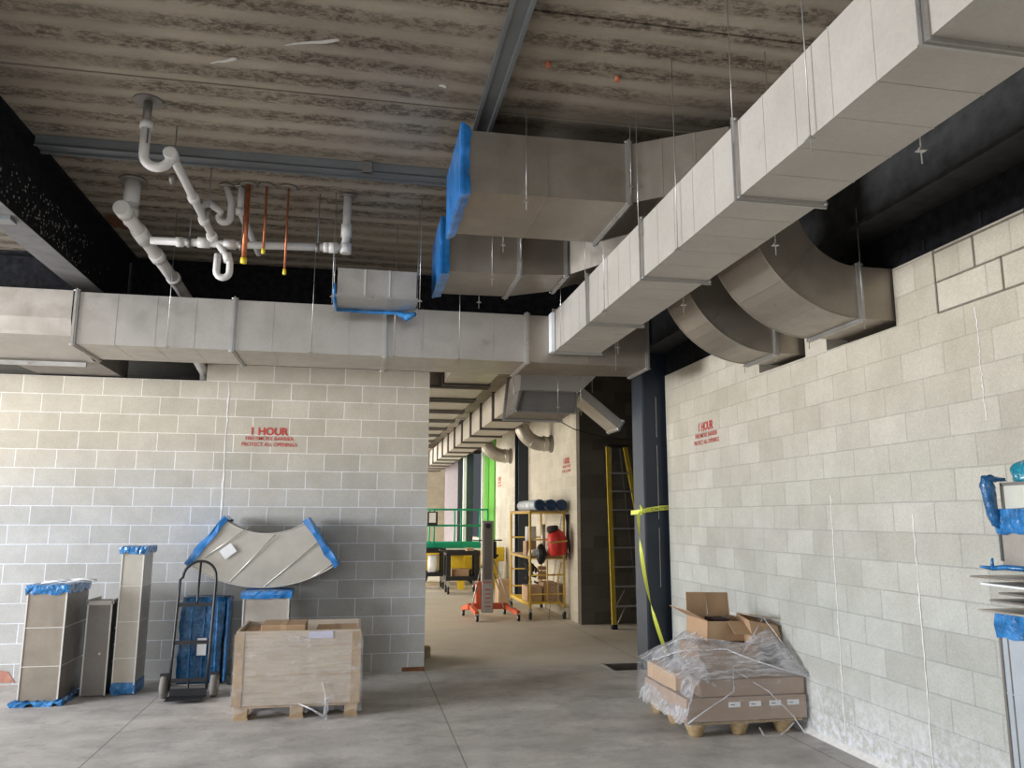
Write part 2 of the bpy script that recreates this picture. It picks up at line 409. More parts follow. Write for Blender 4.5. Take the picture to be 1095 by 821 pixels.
# dark plate between wall top and beam
bm=nb(); box(bm,3.70,3.86,-6,4.7,3.47,3.75); box(bm,3.70,3.86,4.7,9.05,3.45,3.75); struct('trim_1',bm,M['fire'])
bm=nb()
for y in (3.95,4.45,3.45): box(bm,3.693,3.70,y,y+.02,3.50,3.58)
wb2=struct('trim_2',bm,M['black'])
bm=nb(); box(bm,7.0,7.2,-6,38,0,4.65); struct('wall_light_stop',bm,M['cmu_shaded'])  # added wall: keeps stray sky light out and the openings dark
# alcove wall facing us and the lit corridor wall running away
bm=nb(); box(bm,3.64,7.0,12.80,13.0,0,4.4); struct('wall_alcove',bm,M['cmu_shaded'])
bm=nb(); box(bm,3.64,3.84,12.99,17.0,0,3.9); box(bm,3.64,3.84,17.45,21.1,0,3.9); wc=struct('wall_corridor',bm,M['cmu_corr'])
bm=nb(); box(bm,3.60,3.84,21.1,22.9,0,4.2); struct('wall_green',bm,M['greenwall'])
bm=nb(); box(bm,-2,4.6,34,34.2,0,4.65); struct('wall_end',bm,M['cmu_end'])
bm=nb(); box(bm,3.66,3.86,22.9,34,0,1.1); struct('wall_far',bm,M['cmu_corr'])
# sealant beads at wall foot
bm=nb(); prism(bm,[(3.68,0),(3.64,0),(3.68,.03)],'y',2.0,9.05); struct('trim_3',bm,M['ctrl'])

# ------------------------------------------------------------------ steel
def wbeam_y(name,label,x,y0,y1,zb,zt,w,side,fm='fire'):
    t=thing(name,label,'steel beam',(x,y0,zb))
    bm=nb(); box(bm,x-w/2,x+w/2,y0,y1,zt-.03,zt); box(bm,x-.012,x+.012,y0,y1,zb+.02,zt-.03); box(bm,x-w/2,x+w/2,y0,y1,zb+.004,zb+.03)
    obj('beam_web',bm,M[fm],t)
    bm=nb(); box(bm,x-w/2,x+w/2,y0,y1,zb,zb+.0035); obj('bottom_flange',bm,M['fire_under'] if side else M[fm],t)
    return t
bl=wbeam_y('steel_beam','black fireproofed steel beam running into the picture at upper left',-2.70,.5,9.42,3.93,ZC-.002,.24,True)
bm=nb(); box(bm,-2.78,-2.62,6.18,6.30,3.90,3.929); obj('clamp_plate',bm,M['strut'],bl)
# flaking patch on the web
bm=nb()
for _ in range(260):
    y=random.gauss(7.0,.55); z=random.uniform(3.98,4.4); s=random.uniform(.003,.009)
    if 5.5<y<8.8: box(bm,-2.6875,-2.6855,y,y+s*1.6,z,z+s*2)
obj('flaked_coating',bm,plain('pale_flakes',(.35,.33,.30),.9),bl)
br=wbeam_y('steel_beam','black fireproofed steel beam above the right block wall',3.58,-3,9.3,3.76,ZC-.002,.34,False,'fire_r')
# beam across, over the back wall
t=thing('steel_beam','black fireproofed beam crossing over the long cross duct','steel beam',(-4,9.45,3.6))
bm=nb(); box(bm,-12,3.4,9.33,9.60,ZC-.03,ZC-.002); box(bm,-12,3.4,9.44,9.47,3.65,ZC-.03); box(bm,-12,3.4,9.33,9.60,3.60,3.63)
obj('beam_web',bm,M['fire'],t)
bm=nb()
for x in (-2.5,-1.75,-.6): box(bm,x,x+.03,9.40,9.43,3.66,4.5)
obj('stiffener',bm,M['fire'],t)
# blue-grey column at the wall end
t=thing('steel_column','dark blue-grey steel column at the end of the right block wall','column',(3.6,9.35,-.14))
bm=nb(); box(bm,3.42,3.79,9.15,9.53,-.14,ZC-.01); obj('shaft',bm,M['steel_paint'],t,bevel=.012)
bm=nb(); box(bm,3.411,3.421,9.16,9.52,-.1,ZC-.02); obj('lit_side',bm,M['steel_paint_l'],t)  # lit side of the column, painted in as a lighter face
bm=nb()
for a,b in ((.9,1.6),(1.7,2.6),(2.7,3.2)): box(bm,3.588,3.592,9.146,9.15,a,b)
obj('weld_seam',bm,M['alum'],t)
bm=nb(); box(bm,3.33,3.80,9.05,9.62,-.14,-.11); obj('base_plate',bm,M['steel_paint'],t)
# corridor columns
def col(x,y,w,d,mat,label,h=4.6):
    t=thing('steel_column',label,'column',(x,y,0))
    bm=nb(); box(bm,x-w/2,x+w/2,y-.012,y+.012,0,h); obj('front_flange',bm,mat,t)
    bm=nb(); box(bm,x-w/2,x+w/2,y+d-.012,y+d+.012,0,h); obj('rear_flange',bm,mat,t)
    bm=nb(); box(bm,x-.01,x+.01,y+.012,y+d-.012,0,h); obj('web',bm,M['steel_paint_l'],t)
    return t
col(3.60,16.9,.36,.4,M['steel_paint'],'dark steel column behind the yellow rolling scaffold')
col(3.15,23.4,.42,.35,M['steel_paint_l'],'blue-grey column far down the corridor before the green wall')
col(3.30,28.0,.50,.4,M['lilac'],'pale lilac column near the far end of the corridor')
bm=nb(); box(bm,2.93,3.02,22.4,22.5,0,4.2); solo('door_jamb_post',bm,M['white'],'narrow white post beside the far blue-grey column','post')
bm=nb(); box(bm,3.40,3.48,22.0,22.1,0,4.2); solo('door_jamb_post',bm,M['white'],'narrow white post next to the green wall','post')
# galvanised channels under the ceiling
def channel(name,label,b):
    t=thing(name,label,'ceiling channel',b[0])
    x0,y0,z0=b[0]; x1,y1,z1=b[1]
    bm=nb()
    if x1-x0>y1-y0:
        box(bm,x0,x1,y0,y0+.006,z0,z1); box(bm,x0,x1,y1-.006,y1,z0,z1); box(bm,x0,x1,y0,y1,z0+.02,z0+.026)
        box(bm,x0,x1,y0-.02,y0,z0,z0+.006); box(bm,x0,x1,y1,y1+.02,z0,z0+.006)
    else:
        box(bm,x0,x0+.006,y0,y1,z0,z1); box(bm,x1-.006,x1,y0,y1,z0,z1); box(bm,x0,x1,y0,y1,z0+.02,z0+.026)
        box(bm,x0-.02,x0,y0,y1,z0,z0+.006); box(bm,x1,x1+.02,y0,y1,z0,z0+.006)
    obj('channel_web',bm,M['strut'],t); return t
channel('ceiling_channel','galvanised steel channel across the ceiling behind the first white drain pipe',((-2.56,6.30,4.55),(.80,6.42,4.648)))
channel('ceiling_channel','galvanised steel channel running away overhead to the blue-capped duct',((.76,1.5,4.55),(.86,6.1,4.648)))
bm=nb(); box(bm,-.06,.02,6.26,6.30,4.55,4.64); solo('splice_plate',bm,M['galv_dark'],'small dark splice plate on the cross ceiling channel','bracket')
# rust stains at beam top
for k,(x,y) in enumerate(((-2.45,6.55),(-2.5,8.2))):
    bm=nb(); n=14
    vs=[bm.verts.new((x+.13*math.cos(i*2*math.pi/n)*random.uniform(.6,1.2),y+.2*math.sin(i*2*math.pi/n)*random.uniform(.6,1.2),ZC-.001)) for i in range(n)]
    bm.faces.new(vs); 
    obj('rust_stain',bm,M['rust'],bpy.data.objects['ceiling'])

# ================================================================== DUCTS
def seg_duct(t,F,mat,seams=True,step=.29,flange_ends=(True,True),fh=.020,fw=.04,name='duct_section',fmat='flange',bh=.0022):
    """one length of rectangular duct between section frames F[0]..F[-1]"""
    bm=nb(); loft(bm,F,cap=(True,True))
    if seams:
        for A,B in zip(F,F[1:]):
            d=ctr(B)-ctr(A); L=d.length; n=max(0,int(round(L/step))-1)
            for k in range(1,n+1): ringband(bm,lerpf(A,B,k/(n+1)),d,.007,bh)
    s=obj(name,bm,mat,t)
    for on,f,d in ((flange_ends[0],F[0],ctr(F[1])-ctr(F[0])),(flange_ends[1],F[-1],ctr(F[-1])-ctr(F[-2]))):
        if on:
            bm=nb(); ringband(bm,f,d,fw,fh)
            ringband(bm,grow(f,fh),d,.012,.008)
            # corner bolts
            g=grow(f,fh*.6); dn=V(d).normalized()
            for p in g: tube(bm,[V(p)-dn*(fw*.75),V(p)+dn*(fw*.75)],.008,6)
            obj('flange',bm,M[fmat],t)
    return s
def rod(t,x,y,z0,z1=None,r=.003,bracket=True):
    bm=nb(); tube(bm,[(x,y,z0),(x,y,ZC if z1 is None else z1)],r,6); obj('hanger_rod',bm,M['flange'],t)
    if bracket:
        bm=nb(); box(bm,x-.02,x+.02,y-.015,y+.015,z0+.06,z0+.064); box(bm,x-.008,x+.008,y-.008,y+.008,z0+.064,z0+.078); obj('hanger_clip',bm,M['flange'],t)

# main duct, upper right, running away
MX0,MX1,MZ0,MZ1=1.93,2.41,3.40,3.82
t=thing('supply_duct','big bright galvanised duct running from upper right toward the cross duct','air duct',(2.17,3,MZ0))
js=[-2.04,-.62,.80,2.22,3.64,5.08,6.43,7.66]
for a,b in zip(js,js[1:]):
    seg_duct(t,[rectY(MX0,MX1,MZ0,MZ1,a),rectY(MX0,MX1,MZ0,MZ1,b)],M['galv_bright'],step=.29,flange_ends=(True,b==js[-1]))
for x,y in ((1.90,2.92),(2.45,2.92),(1.90,5.9),(2.45,5.6),(1.90,4.4),(2.45,4.2),(1.9,7.3),(2.45,7.2)): rod(t,x,y,MZ0-.10)
for x,y in ((1.95,3.6),(1.95,5.05),(1.95,6.4)): rod(t,x-.06,y,MZ0+.28,bracket=False)
bm=nb(); box(bm,1.885,1.92,7.62,7.74,3.39,3.80); obj('end_collar',bm,M['white'],t)
# cross duct
CY0,CY1,CZ0,CZ1=7.75,8.50,3.295,3.79
t=thing('cross_duct','long galvanised duct crossing the room just in front of the back wall','air duct',(0,8.1,CZ0))
xs=[-2.64,-1.235,.215,1.655]
for a,b in zip(xs,xs[1:]): seg_duct(t,[rectX(CY0,CY1,CZ0,CZ1,a),rectX(CY0,CY1,CZ0,CZ1,b)],M['galv'],step=.35,flange_ends=(a==xs[0],True))
seg_duct(t,[rectX(CY0,CY1,CZ0,CZ1,1.66),rectX(CY0,CY1-.2,CZ0-.01,CZ1,2.96)],M['galv_warm'],step=.75,flange_ends=(False,True),name='end_section')
for x in (-1.82,-.50,.30,.95,2.6): rod(t,x,CY0-.03,CZ0-.06)
# left fitting with a lower take-off over the wall
pf=[(CY0+.06,3.41),(CY0,3.53),(CY0,3.80),(CY1,3.80),(CY1,3.26),(CY0+.07,3.38)]
F=[[(x,y,z) for y,z in pf] for x in (-5.5,-2.68)]
bm=nb(); loft(bm,F); obj('corner_fitting',bm,M['galv'],t)
bm=nb(); box(bm,-5.5,-2.75,CY1-.02,CY1+.02,3.21,3.25); obj('flange',bm,M['flange'],t)
seg_duct(t,[rectY(-3.55,-2.66,3.27,3.78,8.50),rectY(-3.50,-2.66,3.27,3.78,9.6)],M['galv_dark'],seams=False,flange_ends=(False,False),name='take_off')

# branch ducts: straight stub -> transition -> S down -> wall
def branch(label,xa,xj,xk,yA,yB,zb,zt,ye0,ye1,cx,skip_mid,capdx):
    t=thing('branch_duct',label,'air duct',((xa+xj)/2,(yA+yB)/2,zb))
    def fr(ax,az,bx,bz,y0,y1): return [(ax,y0,az),(ax,y1,az),(bx,y1,bz),(bx,y0,bz)]
    seg_duct(t,[fr(xa,zb,xa,zt,yA,yB),fr(xj,zb+.01,xj,zt+.01,yA,yB)],M['galv_warm'],step=.62,flange_ends=(False,True))
    x2=xj
    if xk:
        seg_duct(t,[fr(xj+.01,zb+.01,xj+.01,zt+.01,yA,yB),fr(xk,zb+.05,xk,zt-.02,yA+.05,yB-.15)],M['galv_warm'],seams=False,flange_ends=(False,True),name='transition')
        x2=xk; yA2,yB2=yA+.05,yB-.15; z2,z3=zb+.05,zt-.02
    else: yA2,yB2=yA,yB; z2,z3=zb+.01,zt+.01
    cz=3.94; ri,ro=.46,.84
    xl=cx-ro; xr=cx-ri
    top=4.45
    seg_duct(t,[fr(x2+.01,z2,x2+.01,z3,yA2,yB2),fr(xl-.10,4.02,xl-.10,top,ye0,ye1),fr(xl,3.99,xr,top,ye0,ye1)],M['galv_warm'],seams=True,step=.3,flange_ends=(False,False),name='offset_section')
    F=[]
    for k in range(17):
        a=math.pi+ (math.pi/2)*k/16
        F.append(fr(cx+ro*math.cos(a),cz+ro*math.sin(a),cx+ri*math.cos(a),cz+ri*math.sin(a),ye0,ye1))
    bm=nb(); loft(bm,[fr(xl,3.99,xr,top,ye0,ye1)]+F)
    for e in bm.edges: e.smooth=True
    # standing seam along curved edges
    for yy in (ye0,ye1):
        for rr in (ro,):
            tube(bm,[(cx+rr*math.cos(math.pi+math.pi/2*k/16),yy,cz+rr*math.sin(math.pi+math.pi/2*k/16)) for k in range(17)],.007,6)
    ringband(bm,F[8],(1,0,-1),.006,.004)
    obj('elbow',bm,M['galv_warm'],t)
    seg_duct(t,[fr(cx,cz-ro,cx,cz-ri,ye0,ye1),fr(3.95,cz-ro,3.95,cz-ri,ye0,ye1)],M['galv_warm'],seams=False,flange_ends=(True,False),name='wall_spigot')
    # blue film over the open end
    bm=nb(); n=9
    A=[]; outer=grow(fr(xa,zb,xa,zt,yA,yB),.035)
    pts=[]
    for i in range(4):
        for k in range(n): pts.append(V(outer[i])*(1-k/n)+V(outer[(i+1)%4])*(k/n))
    c=ctr(outer)
    def wob(p,s): return p+V((0,random.uniform(-s,s),random.uniform(-s,s)))
    rings=[[bm.verts.new(wob(c+(p-c)*(1 if dx<.01 else .955),.003)+V((dx+random.uniform(-.008,.008)*(dx>.01),0,0))) for p in pts] for dx in (-.02,.005,capdx)]
    m=len(pts)
    for r,q in zip(rings,rings[1:]):
        for k in range(m): bm.faces.new((r[k],r[(k+1)%m],q[(k+1)%m],q[k]))
    cv=bm.verts.new(c+V((-.022,0,0)))
    for k in range(m): bm.faces.new((rings[0][(k+1)%m],rings[0][k],cv))
    obj('end_cover',bm,M['bluelt'],t,label='blue plastic film over open duct end')
    bm=nb(); ringband(bm,[p+V((-.006,0,0)) for p in outer],(1,0,0),.012,.004); obj('cover_edge',bm,M['bluelt'],t)
    for y in (yA-.03,yB+.03):
        for x in (xa+.45,): rod(t,x,y,zb-.12)
    for x in (xj,): rod(t,x,yA-.05,zb+.05)
    rod(t,3.42,ye0-.03,3.02,3.9); rod(t,3.42,ye1+.03,3.02,3.9)
    return t
branch('large blue-capped duct nearest the camera, hung high beside the bright duct',.64,1.86,None,5.15,6.00,3.965,4.42,4.79,5.42,3.42,True,.05)
branch('blue-capped duct just behind and below the larger blue-capped duct',.66,1.37,1.82,6.72,7.45,3.88,4.34,5.99,6.47,3.44,False,.07)
# small hung box with blue lower edge
t=thing('plenum_box','small galvanised box duct hung above the cross duct, blue film at its rim','air duct',(.1,7.2,3.68))
seg_duct(t,[rectZ(-.25,.46,7.0,7.42,3.685),rectZ(-.25,.46,7.0,7.42,3.94)],M['galv'],seams=False,flange_ends=(False,False))
bm=nb(); box(bm,-.01,0,6.995,7.0,3.69,3.94); box(bm,.21,.22,6.995,7.0,3.69,3.94); obj('standing_seam',bm,M['seam'],t)
bm=nb(); box(bm,-.265,.475,6.985,7.44,3.672,3.69); obj('rim_frame',bm,M['flange'],t)
bm=nb()
tube(bm,[(-.27,6.98,3.79),(-.275,7.0,3.72),(-.27,7.05,3.66),(-.27,7.43,3.665),(.0,7.44,3.655),(.3,7.43,3.66),(.40,7.42,3.62),(.48,7.36,3.64)],[.008,.016,.018,.02,.014,.02,.045,.02],8)
obj('film_rim',bm,M['blue'],t,label='crumpled blue film')
for x,y in ((-.29,6.98),(.49,6.98),(.49,7.3),(-.29,7.3)): rod(t,x,y,3.60)
# lower box duct under cross duct in the opening
t=thing('drop_duct','dark galvanised duct box hanging below the cross duct in the opening','air duct',(2.2,9.5,2.98))
seg_duct(t,[[(1.84,9.20,2.99),(2.55,9.20,2.99),(2.62,9.34,3.25),(1.93,9.34,3.25)],[(1.84,10.05,2.99),(2.60,10.05,2.99),(2.64,10.05,3.50),(1.90,10.05,3.50)]],M['galv_dark'],seams=False,flange_ends=(True,True))
seg_duct(t,[[(1.90,9.30,3.26),(2.66,9.30,3.26),(2.66,10.0,3.26),(1.90,10.0,3.26)],[(1.90,9.22,3.50),(2.9,9.22,3.50),(2.9,10.0,3.50),(1.90,10.0,3.50)]],M['galv_dark'],seams=False,flange_ends=(False,False),name='upper_panel')
seg_duct(t,[rectY(1.90,2.66,3.03,3.5,10.10),rectY(2.2,2.80,3.35,3.70,11.6)],M['galv_dark'],seams=False,flange_ends=(False,False),name='transition')
for x,y in ((1.8,9.2),(2.64,9.2),(2.3,9.0)): rod(t,x,y,2.95,3.6)
# long corridor duct
t=thing('corridor_duct','long many-jointed bright duct running down the corridor ceiling','air duct',(2.5,20,3.35))
y=11.62
while y<29:
    seg_duct(t,[rectY(2.2,2.8,3.35,3.78,y),rectY(2.2,2.8,3.35,3.78,min(y+1.30,29.5))],M['galv_bright'],seams=False,flange_ends=(True,False),fh=.03,fw=.07,fmat='flange_dk')
    y+=1.36
# wide flat duct beside it
t=thing('corridor_duct','wide flat duct with dark joints at upper left inside the corridor','air duct',(1.3,14,3.62))
y=9.95
while y<22:
    xl_=1.16 if y<11 else .75
    seg_duct(t,[rectY(xl_,1.80,3.62,3.95,y),rectY(xl_,1.80,3.62,3.95,y+1.22)],M['galv'],seams=False,flange_ends=(True,True),fh=.03,fw=.12,fmat='flange_dk')
    y+=1.42
# slanted leg near the column
t=thing('slanted_duct','short galvanised duct leg slanting down beside the blue-grey column','air duct',(3.2,9.9,2.9))
d=V((3.42-2.95,0,2.93-3.35)); nn=V((-d.z,0,d.x)).normalized()*-.10
a=V((2.95,9.85,3.35)); b=V((3.45,9.85,2.92))
nn=V((.065,0,.10))
F=[[p,p+V((0,.45,0)),p+nn+V((0,.45,0)),p+nn] for p in (V((2.80,9.85,3.30)),V((3.34,9.85,2.87)))]
seg_duct(t,F,M['galv'],seams=False,flange_ends=(False,True),fh=.01)
bm=nb(); tube(bm,[(3.0,9.9,3.35),(3.0,9.9,4.65)],.005,6); obj('hanger_rod',bm,M['flange'],t)
# round elbows going through the corridor wall
def round_elbow(label,y,zc,s=1.0):
    t=thing('round_elbow',label,'air duct',(3.3,y,zc-.2))
    bm=nb(); pts=[]; r=.14*s; R0=.42*s
    cx,cz=3.45,zc+R0
    for k in range(13):
        a=math.pi+math.pi/2*k/12
        pts.append((cx+R0*math.cos(a),y,cz+R0*math.sin(a)))
    pts=[(3.45-R0,y,zc+R0+.30)]+pts+[(3.643,y,zc)]
    tube(bm,pts,r,20); obj('elbow',bm,M['galv'],t)
    bm=nb(); tube(bm,[(3.46,y,zc),(3.50,y,zc)],r+.012,20); obj('collar',bm,M['flange'],t)
    bm=nb(); tube(bm,[(3.60,y,zc),(3.645,y,zc)],r+.03,20); obj('wall_flange',bm,M['galv_dark'],t)
    for k in (3,6,9):
        bm=nb(); p=V(pts[k]); q=V(pts[k+1]); tube(bm,[p,p+(q-p)*.25],r+.006,20); obj('gore_seam',bm,M['flange'],t)
round_elbow('round galvanised elbow entering the corridor wall above the scaffold',14.75,3.12)
round_elbow('smaller-looking round elbow farther down the corridor by the green wall',18.9,3.20,1.15)

# thin cable drooping near the alcove
bm=nb(); tube(bm,[(3.0,12.3,3.35),(3.4,12.3,3.14),(3.9,12.3,3.02),(4.5,12.3,2.97)],.008,6); solo('hanging_cable',bm,M['black'],'thin dark cable drooping in front of the alcove wall','cable')

# ================================================================== PIPES
def arc(c,r,a0,a1,u,w,n=10):
    c=V(c);u=V(u);w=V(w)
    return [c+u*(r*math.cos(a0+(a1-a0)*k/n))+w*(r*math.sin(a0+(a1-a0)*k/n)) for k in range(n+1)]
t=thing('drain_pipe','white plastic drain pipe assembly with traps hung under the ceiling','drain pipe',(-1,6.8,4.1))
def pp(name,pts,r,mat='pvc',seg=16): 
    bm=nb(); tube(bm,pts,r,seg); return obj(name,bm,M[mat],t)
def hubat(p,d,r,L=.06): 
    p=V(p); d=V(d).normalized(); bm=nb(); tube(bm,[p-d*L/2,p-d*L/2*.98,p+d*L/2*.98,p+d*L/2],[r-.004,r+.008,r+.008,r-.004],16); return obj('coupling',bm,M['pvc'],t)
Zm=4.11
# first drop with its P-trap, then the arm running back to the main
PI=math.pi
pp('trap_drop',[(-1.57,5.60,ZC),(-1.57,5.60,4.47)],.030,'galv_dark')
hubat((-1.57,5.60,4.46),(0,0,1),.036,.05)
pts=[(-1.57,5.60,4.46),(-1.57,5.60,4.26)]+arc((-1.48,5.60,4.24),.09,PI,2*PI,(1,0,0),(0,0,1),12)
pp('trap',pts+[(-1.39,5.60,4.25)],.034)
pp('trap_arm',[(-1.39,5.57,4.255),(-1.385,5.63,4.25),(-1.375,5.8,4.235),(-1.33,7.0,Zm+.03)],.032)
hubat((-1.388,5.60,4.252),(0,1,0),.040,.09)
hubat((-1.36,6.25,4.20),(0,1,-.1),.036); hubat((-1.345,6.62,4.16),(0,1,-.1),.036); hubat((-1.332,6.93,4.13),(0,1,-.1),.038)
bm=nb(); box(bm,-1.55,-1.54,5.56,5.565,4.31,4.42); obj('printed_line',bm,M['print'],t)
# main run along X
pp('main_run',[(-1.86,7.05,Zm-.01),(-1.2,7.05,Zm),(-.22,7.05,Zm+.035)],.034)
hubat((-1.62,7.05,Zm-.008),(1,0,0),.036); hubat((-1.42,7.05,Zm),(1,0,0),.039,.10); hubat((-1.20,7.05,Zm),(1,0,0),.039,.10); hubat((-.36,7.05,Zm+.03),(1,0,0),.038)
pp('riser',[(-.21,7.05,Zm+.0),(-.19,7.05,Zm+.12),(-.19,7.05,ZC)],.036)
hubat((-.19,7.05,Zm+.03),(0,0,1),.043,.09); hubat((-.19,7.05,Zm+.2),(0,0,1),.040,.12); hubat((-.30,7.05,Zm+.03),(1,0,0),.040,.08)
# big stack at the left, dropping behind the cross duct
pp('stack_drop',[(-2.05,7.07,ZC),(-2.05,7.07,4.36),(-2.03,7.03,4.24)],.060)
hubat((-2.05,7.07,4.52),(0,0,1),.060,.18); hubat((-2.05,7.07,4.36),(0,0,1),.060,.06)
pp('stack_run',[(-1.99,6.62,4.21),(-1.97,6.9,4.19),(-1.93,7.3,4.13),(-1.86,8.2,4.02),(-1.84,8.62,3.97)],.056)
hubat((-1.985,6.66,4.21),(0,1,0),.060,.13); hubat((-1.95,7.1,4.16),(.05,1,-.1),.060,.20); hubat((-1.91,7.50,4.10),(.05,1,-.1),.060,.10); hubat((-1.87,8.0,4.045),(.05,1,-.1),.060,.06)
pp('stack_elbow',[(-1.84,8.60,3.975),(-1.84,8.72,3.94),(-1.84,8.82,3.86),(-1.84,8.86,3.7),(-1.84,9.02,3.5),(-1.84,9.72,3.40),(-1.84,9.78,3.2),(-1.84,9.78,1.0)],.058)
# small trap joining the arm from behind
pts=[(-1.345,6.55,4.17),(-1.36,6.75,4.36),(-1.37,6.88,4.42),(-1.35,6.98,4.43),(-1.29,7.03,4.40)]+arc((-1.26,7.05,4.36),.05,PI,2*PI,(1,0,0),(0,0,1),8)+[(-1.21,7.05,4.5),(-1.26,7.05,ZC)]
pp('small_trap',pts,.030,seg=12)
pp('offset_drop',[(-1.13,7.05,ZC),(-1.13,7.05,4.45),(-1.12,7.08,4.40),(-1.02,7.6,4.22)],.030)
hubat((-1.13,7.05,4.42),(0,0,1),.032); 
# hanging U trap below main
pts=[(-1.30,7.05,Zm),(-1.22,7.02,3.99),(-1.18,7.0,3.92)]+[V((-1.18,7.0,3.86))]+arc((-1.235,7.0,3.84),.055,0,-PI,(1,0,0),(0,0,1),8)+[(-1.29,7.02,4.0)]
pp('lower_trap',pts,.030,seg=12); hubat((-1.205,7.01,3.97),(.3,0,-1),.032,.08)
for x,y in ((-1.57,5.60),(-2.05,7.07),(-1.26,7.05),(-1.13,7.05),(-.19,7.05)):
    bm=nb(); r=.10 if y<6 else .075+.04*(x<-2)
    tube(bm,[(x,y,ZC-.012),(x,y,ZC-.001)],r,20); obj('ceiling_collar',bm,M['galv_dark'] if y<6 else M['galv'],t)
for x,y,z in ((-1.45,5.95,4.22),(-1.54,7.05,4.1),(-.44,7.05,4.13),(-1.30,6.55,4.2),(-1.1,7.05,4.1)):
    bm=nb(); tube(bm,[(x,y,z-.03),(x,y,ZC)],.0045,6); obj('hanger_rod',bm,M['strut'],t)
    bm=nb(); tube(bm,[(x-.018,y,z),(x+.018,y,z)],.043,14); obj('pipe_clamp',bm,M['galv_dark'],t)
# copper stubs
for lab,x,r,zb in (('thick copper pipe stub with yellow cap, leftmost of the three',-1.06,.022,3.93),('slim copper pipe stub with yellow cap, shortest of the three',-.90,.011,4.03),('thin copper pipe stub with yellow cap, hanging lowest on the right',-.71,.009,3.85)):
    t2=thing('copper_pipe',lab,'pipe',(x,6.955,zb))
    bm=nb(); tube(bm,[(x,6.955,zb+.01),(x,6.955,ZC)],r,12); obj('pipe',bm,M['copper'],t2)
    bm=nb(); tube(bm,[(x,6.955,zb-.02),(x,6.955,zb-.015),(x,6.955,zb+.03)],[r*.7,r+.007,r+.006],12); obj('end_cap',bm,M['yellow_cap'],t2)
    bm=nb(); tube(bm,[(x,6.955,ZC-.012),(x,6.955,ZC-.001)],0.07,20); obj('ceiling_collar',bm,M['galv'],t2)

# ================================================================== STENCILS
def stencil(name,label,rows,origin,ux,scale=1.0,cat='wall lettering'):
    """rows: (text, height, centre u, z, width) on a vertical plane; ux = direction of reading"""
    ux=V(ux); nrm=ux.cross(V((0,0,1))).normalized()
    t=thing(name,label,cat,origin)
    for txt,h,u,z,w in rows:
        cu=bpy.data.curves.new('lettering','FONT'); cu.body=txt; cu.size=1; cu.align_x='CENTER'; cu.offset=.030 if h>.08 else .010; cu.resolution_u=3
        tmp=bpy.data.objects.new('tmp',cu); C.objects.link(tmp)
        bpy.context.view_layer.update()
        dg=bpy.context.evaluated_depsgraph_get(); me=bpy.data.meshes.new_from_object(tmp.evaluated_get(dg))
        bpy.data.objects.remove(tmp); bpy.data.curves.remove(cu)
        xs=[v.co.x for v in me.vertices]; ys=[v.co.y for v in me.vertices]
        cx=(min(xs)+max(xs))/2; sx=w/(max(xs)-min(xs)); y0=min(ys); sy=h/(max(ys)-y0)
        for v in me.vertices:
            p=ux*((v.co.x-cx)*sx+u)+V((0,0,(v.co.y-y0)*sy+z-h/2))+nrm*.004
            v.co=p
        me.materials.clear(); me.materials.append(M['redpaint'])
        o=bpy.data.objects.new('text_line',me); C.objects.link(o); o.parent=t
    return t
stencil('fire_wall_stencil','red stencilled 1 HOUR fire barrier lettering on the back block wall',
  [('1 HOUR',.092,0,2.685,.41),('FIRE/SMOKE BARRIER',.042,0,2.603,.53),('PROTECT ALL OPENINGS',.045,0,2.535,.61)],(-1.02,9.36,0),(1,0,0))
stencil('fire_wall_stencil','red stencilled 1 HOUR fire barrier lettering on the right block wall',
  [('1 HOUR',.10,.0,2.705,.36),('FIRE/SMOKE BARRIER',.048,-.0,2.61,.55),('PROTECT ALL OPENINGS',.048,0,2.535,.62)],(3.68,7.93,0),(0,-1,0))
stencil('fire_wall_stencil','pale red fire barrier stencil on the corridor wall above the scaffold',
  [('1 HOUR',.11,.0,2.72,.42),('FIRE/SMOKE BARRIER',.05,0,2.62,.55),('PROTECT ALL OPENINGS',.05,0,2.54,.60)],(3.64,13.65,0),(0,-1,0))
stencil('fire_wall_stencil','small distant red stencil on the corridor wall by the green wall',
  [('1 HOUR',.11,.0,2.72,.42),('FIRE/SMOKE BARRIER',.05,0,2.62,.55),('PROTECT ALL OPENINGS',.05,0,2.54,.60)],(3.64,20.5,0),(0,-1,0))

# ================================================================== LEFT FLOOR GOODS
def standing_duct(label,x0,x1,y0,y1,h,mat,side,n,top,bottom,cat='duct section'):
    t=thing('duct_piece',label,cat,((x0+x1)/2,y0,0))
    bm=nb(); loft(bm,[rectZ(x0,x1,y0,y1,.012),rectZ(x0,x1,y0,y1,h)])
    for k in range(1,n): ringband(bm,rectZ(x0,x1,y0,y1,h*k/n),(0,0,1),.008,.005)
    obj('duct_body',bm,[mat],t)
    if n>1:
        bm=nb()
        for k in range(1,n): ringband(bm,rectZ(x0,x1,y0,y1,h*k/n),(0,0,1),.007,.007)
        obj('standing_seam',bm,M['seam'],t)
    bm=nb()
    for x in (x0,x1): box(bm,x-.006,x+.006,y0-.008,y0+.004,.012,h)
    obj('corner_seam',bm,M['seam'],t)
    if side:
        bm=nb(); box(bm,x1,x1+.003,y0+.015,y1,.02,h-.02); obj('side_panel',bm,M[side],t)
    return t
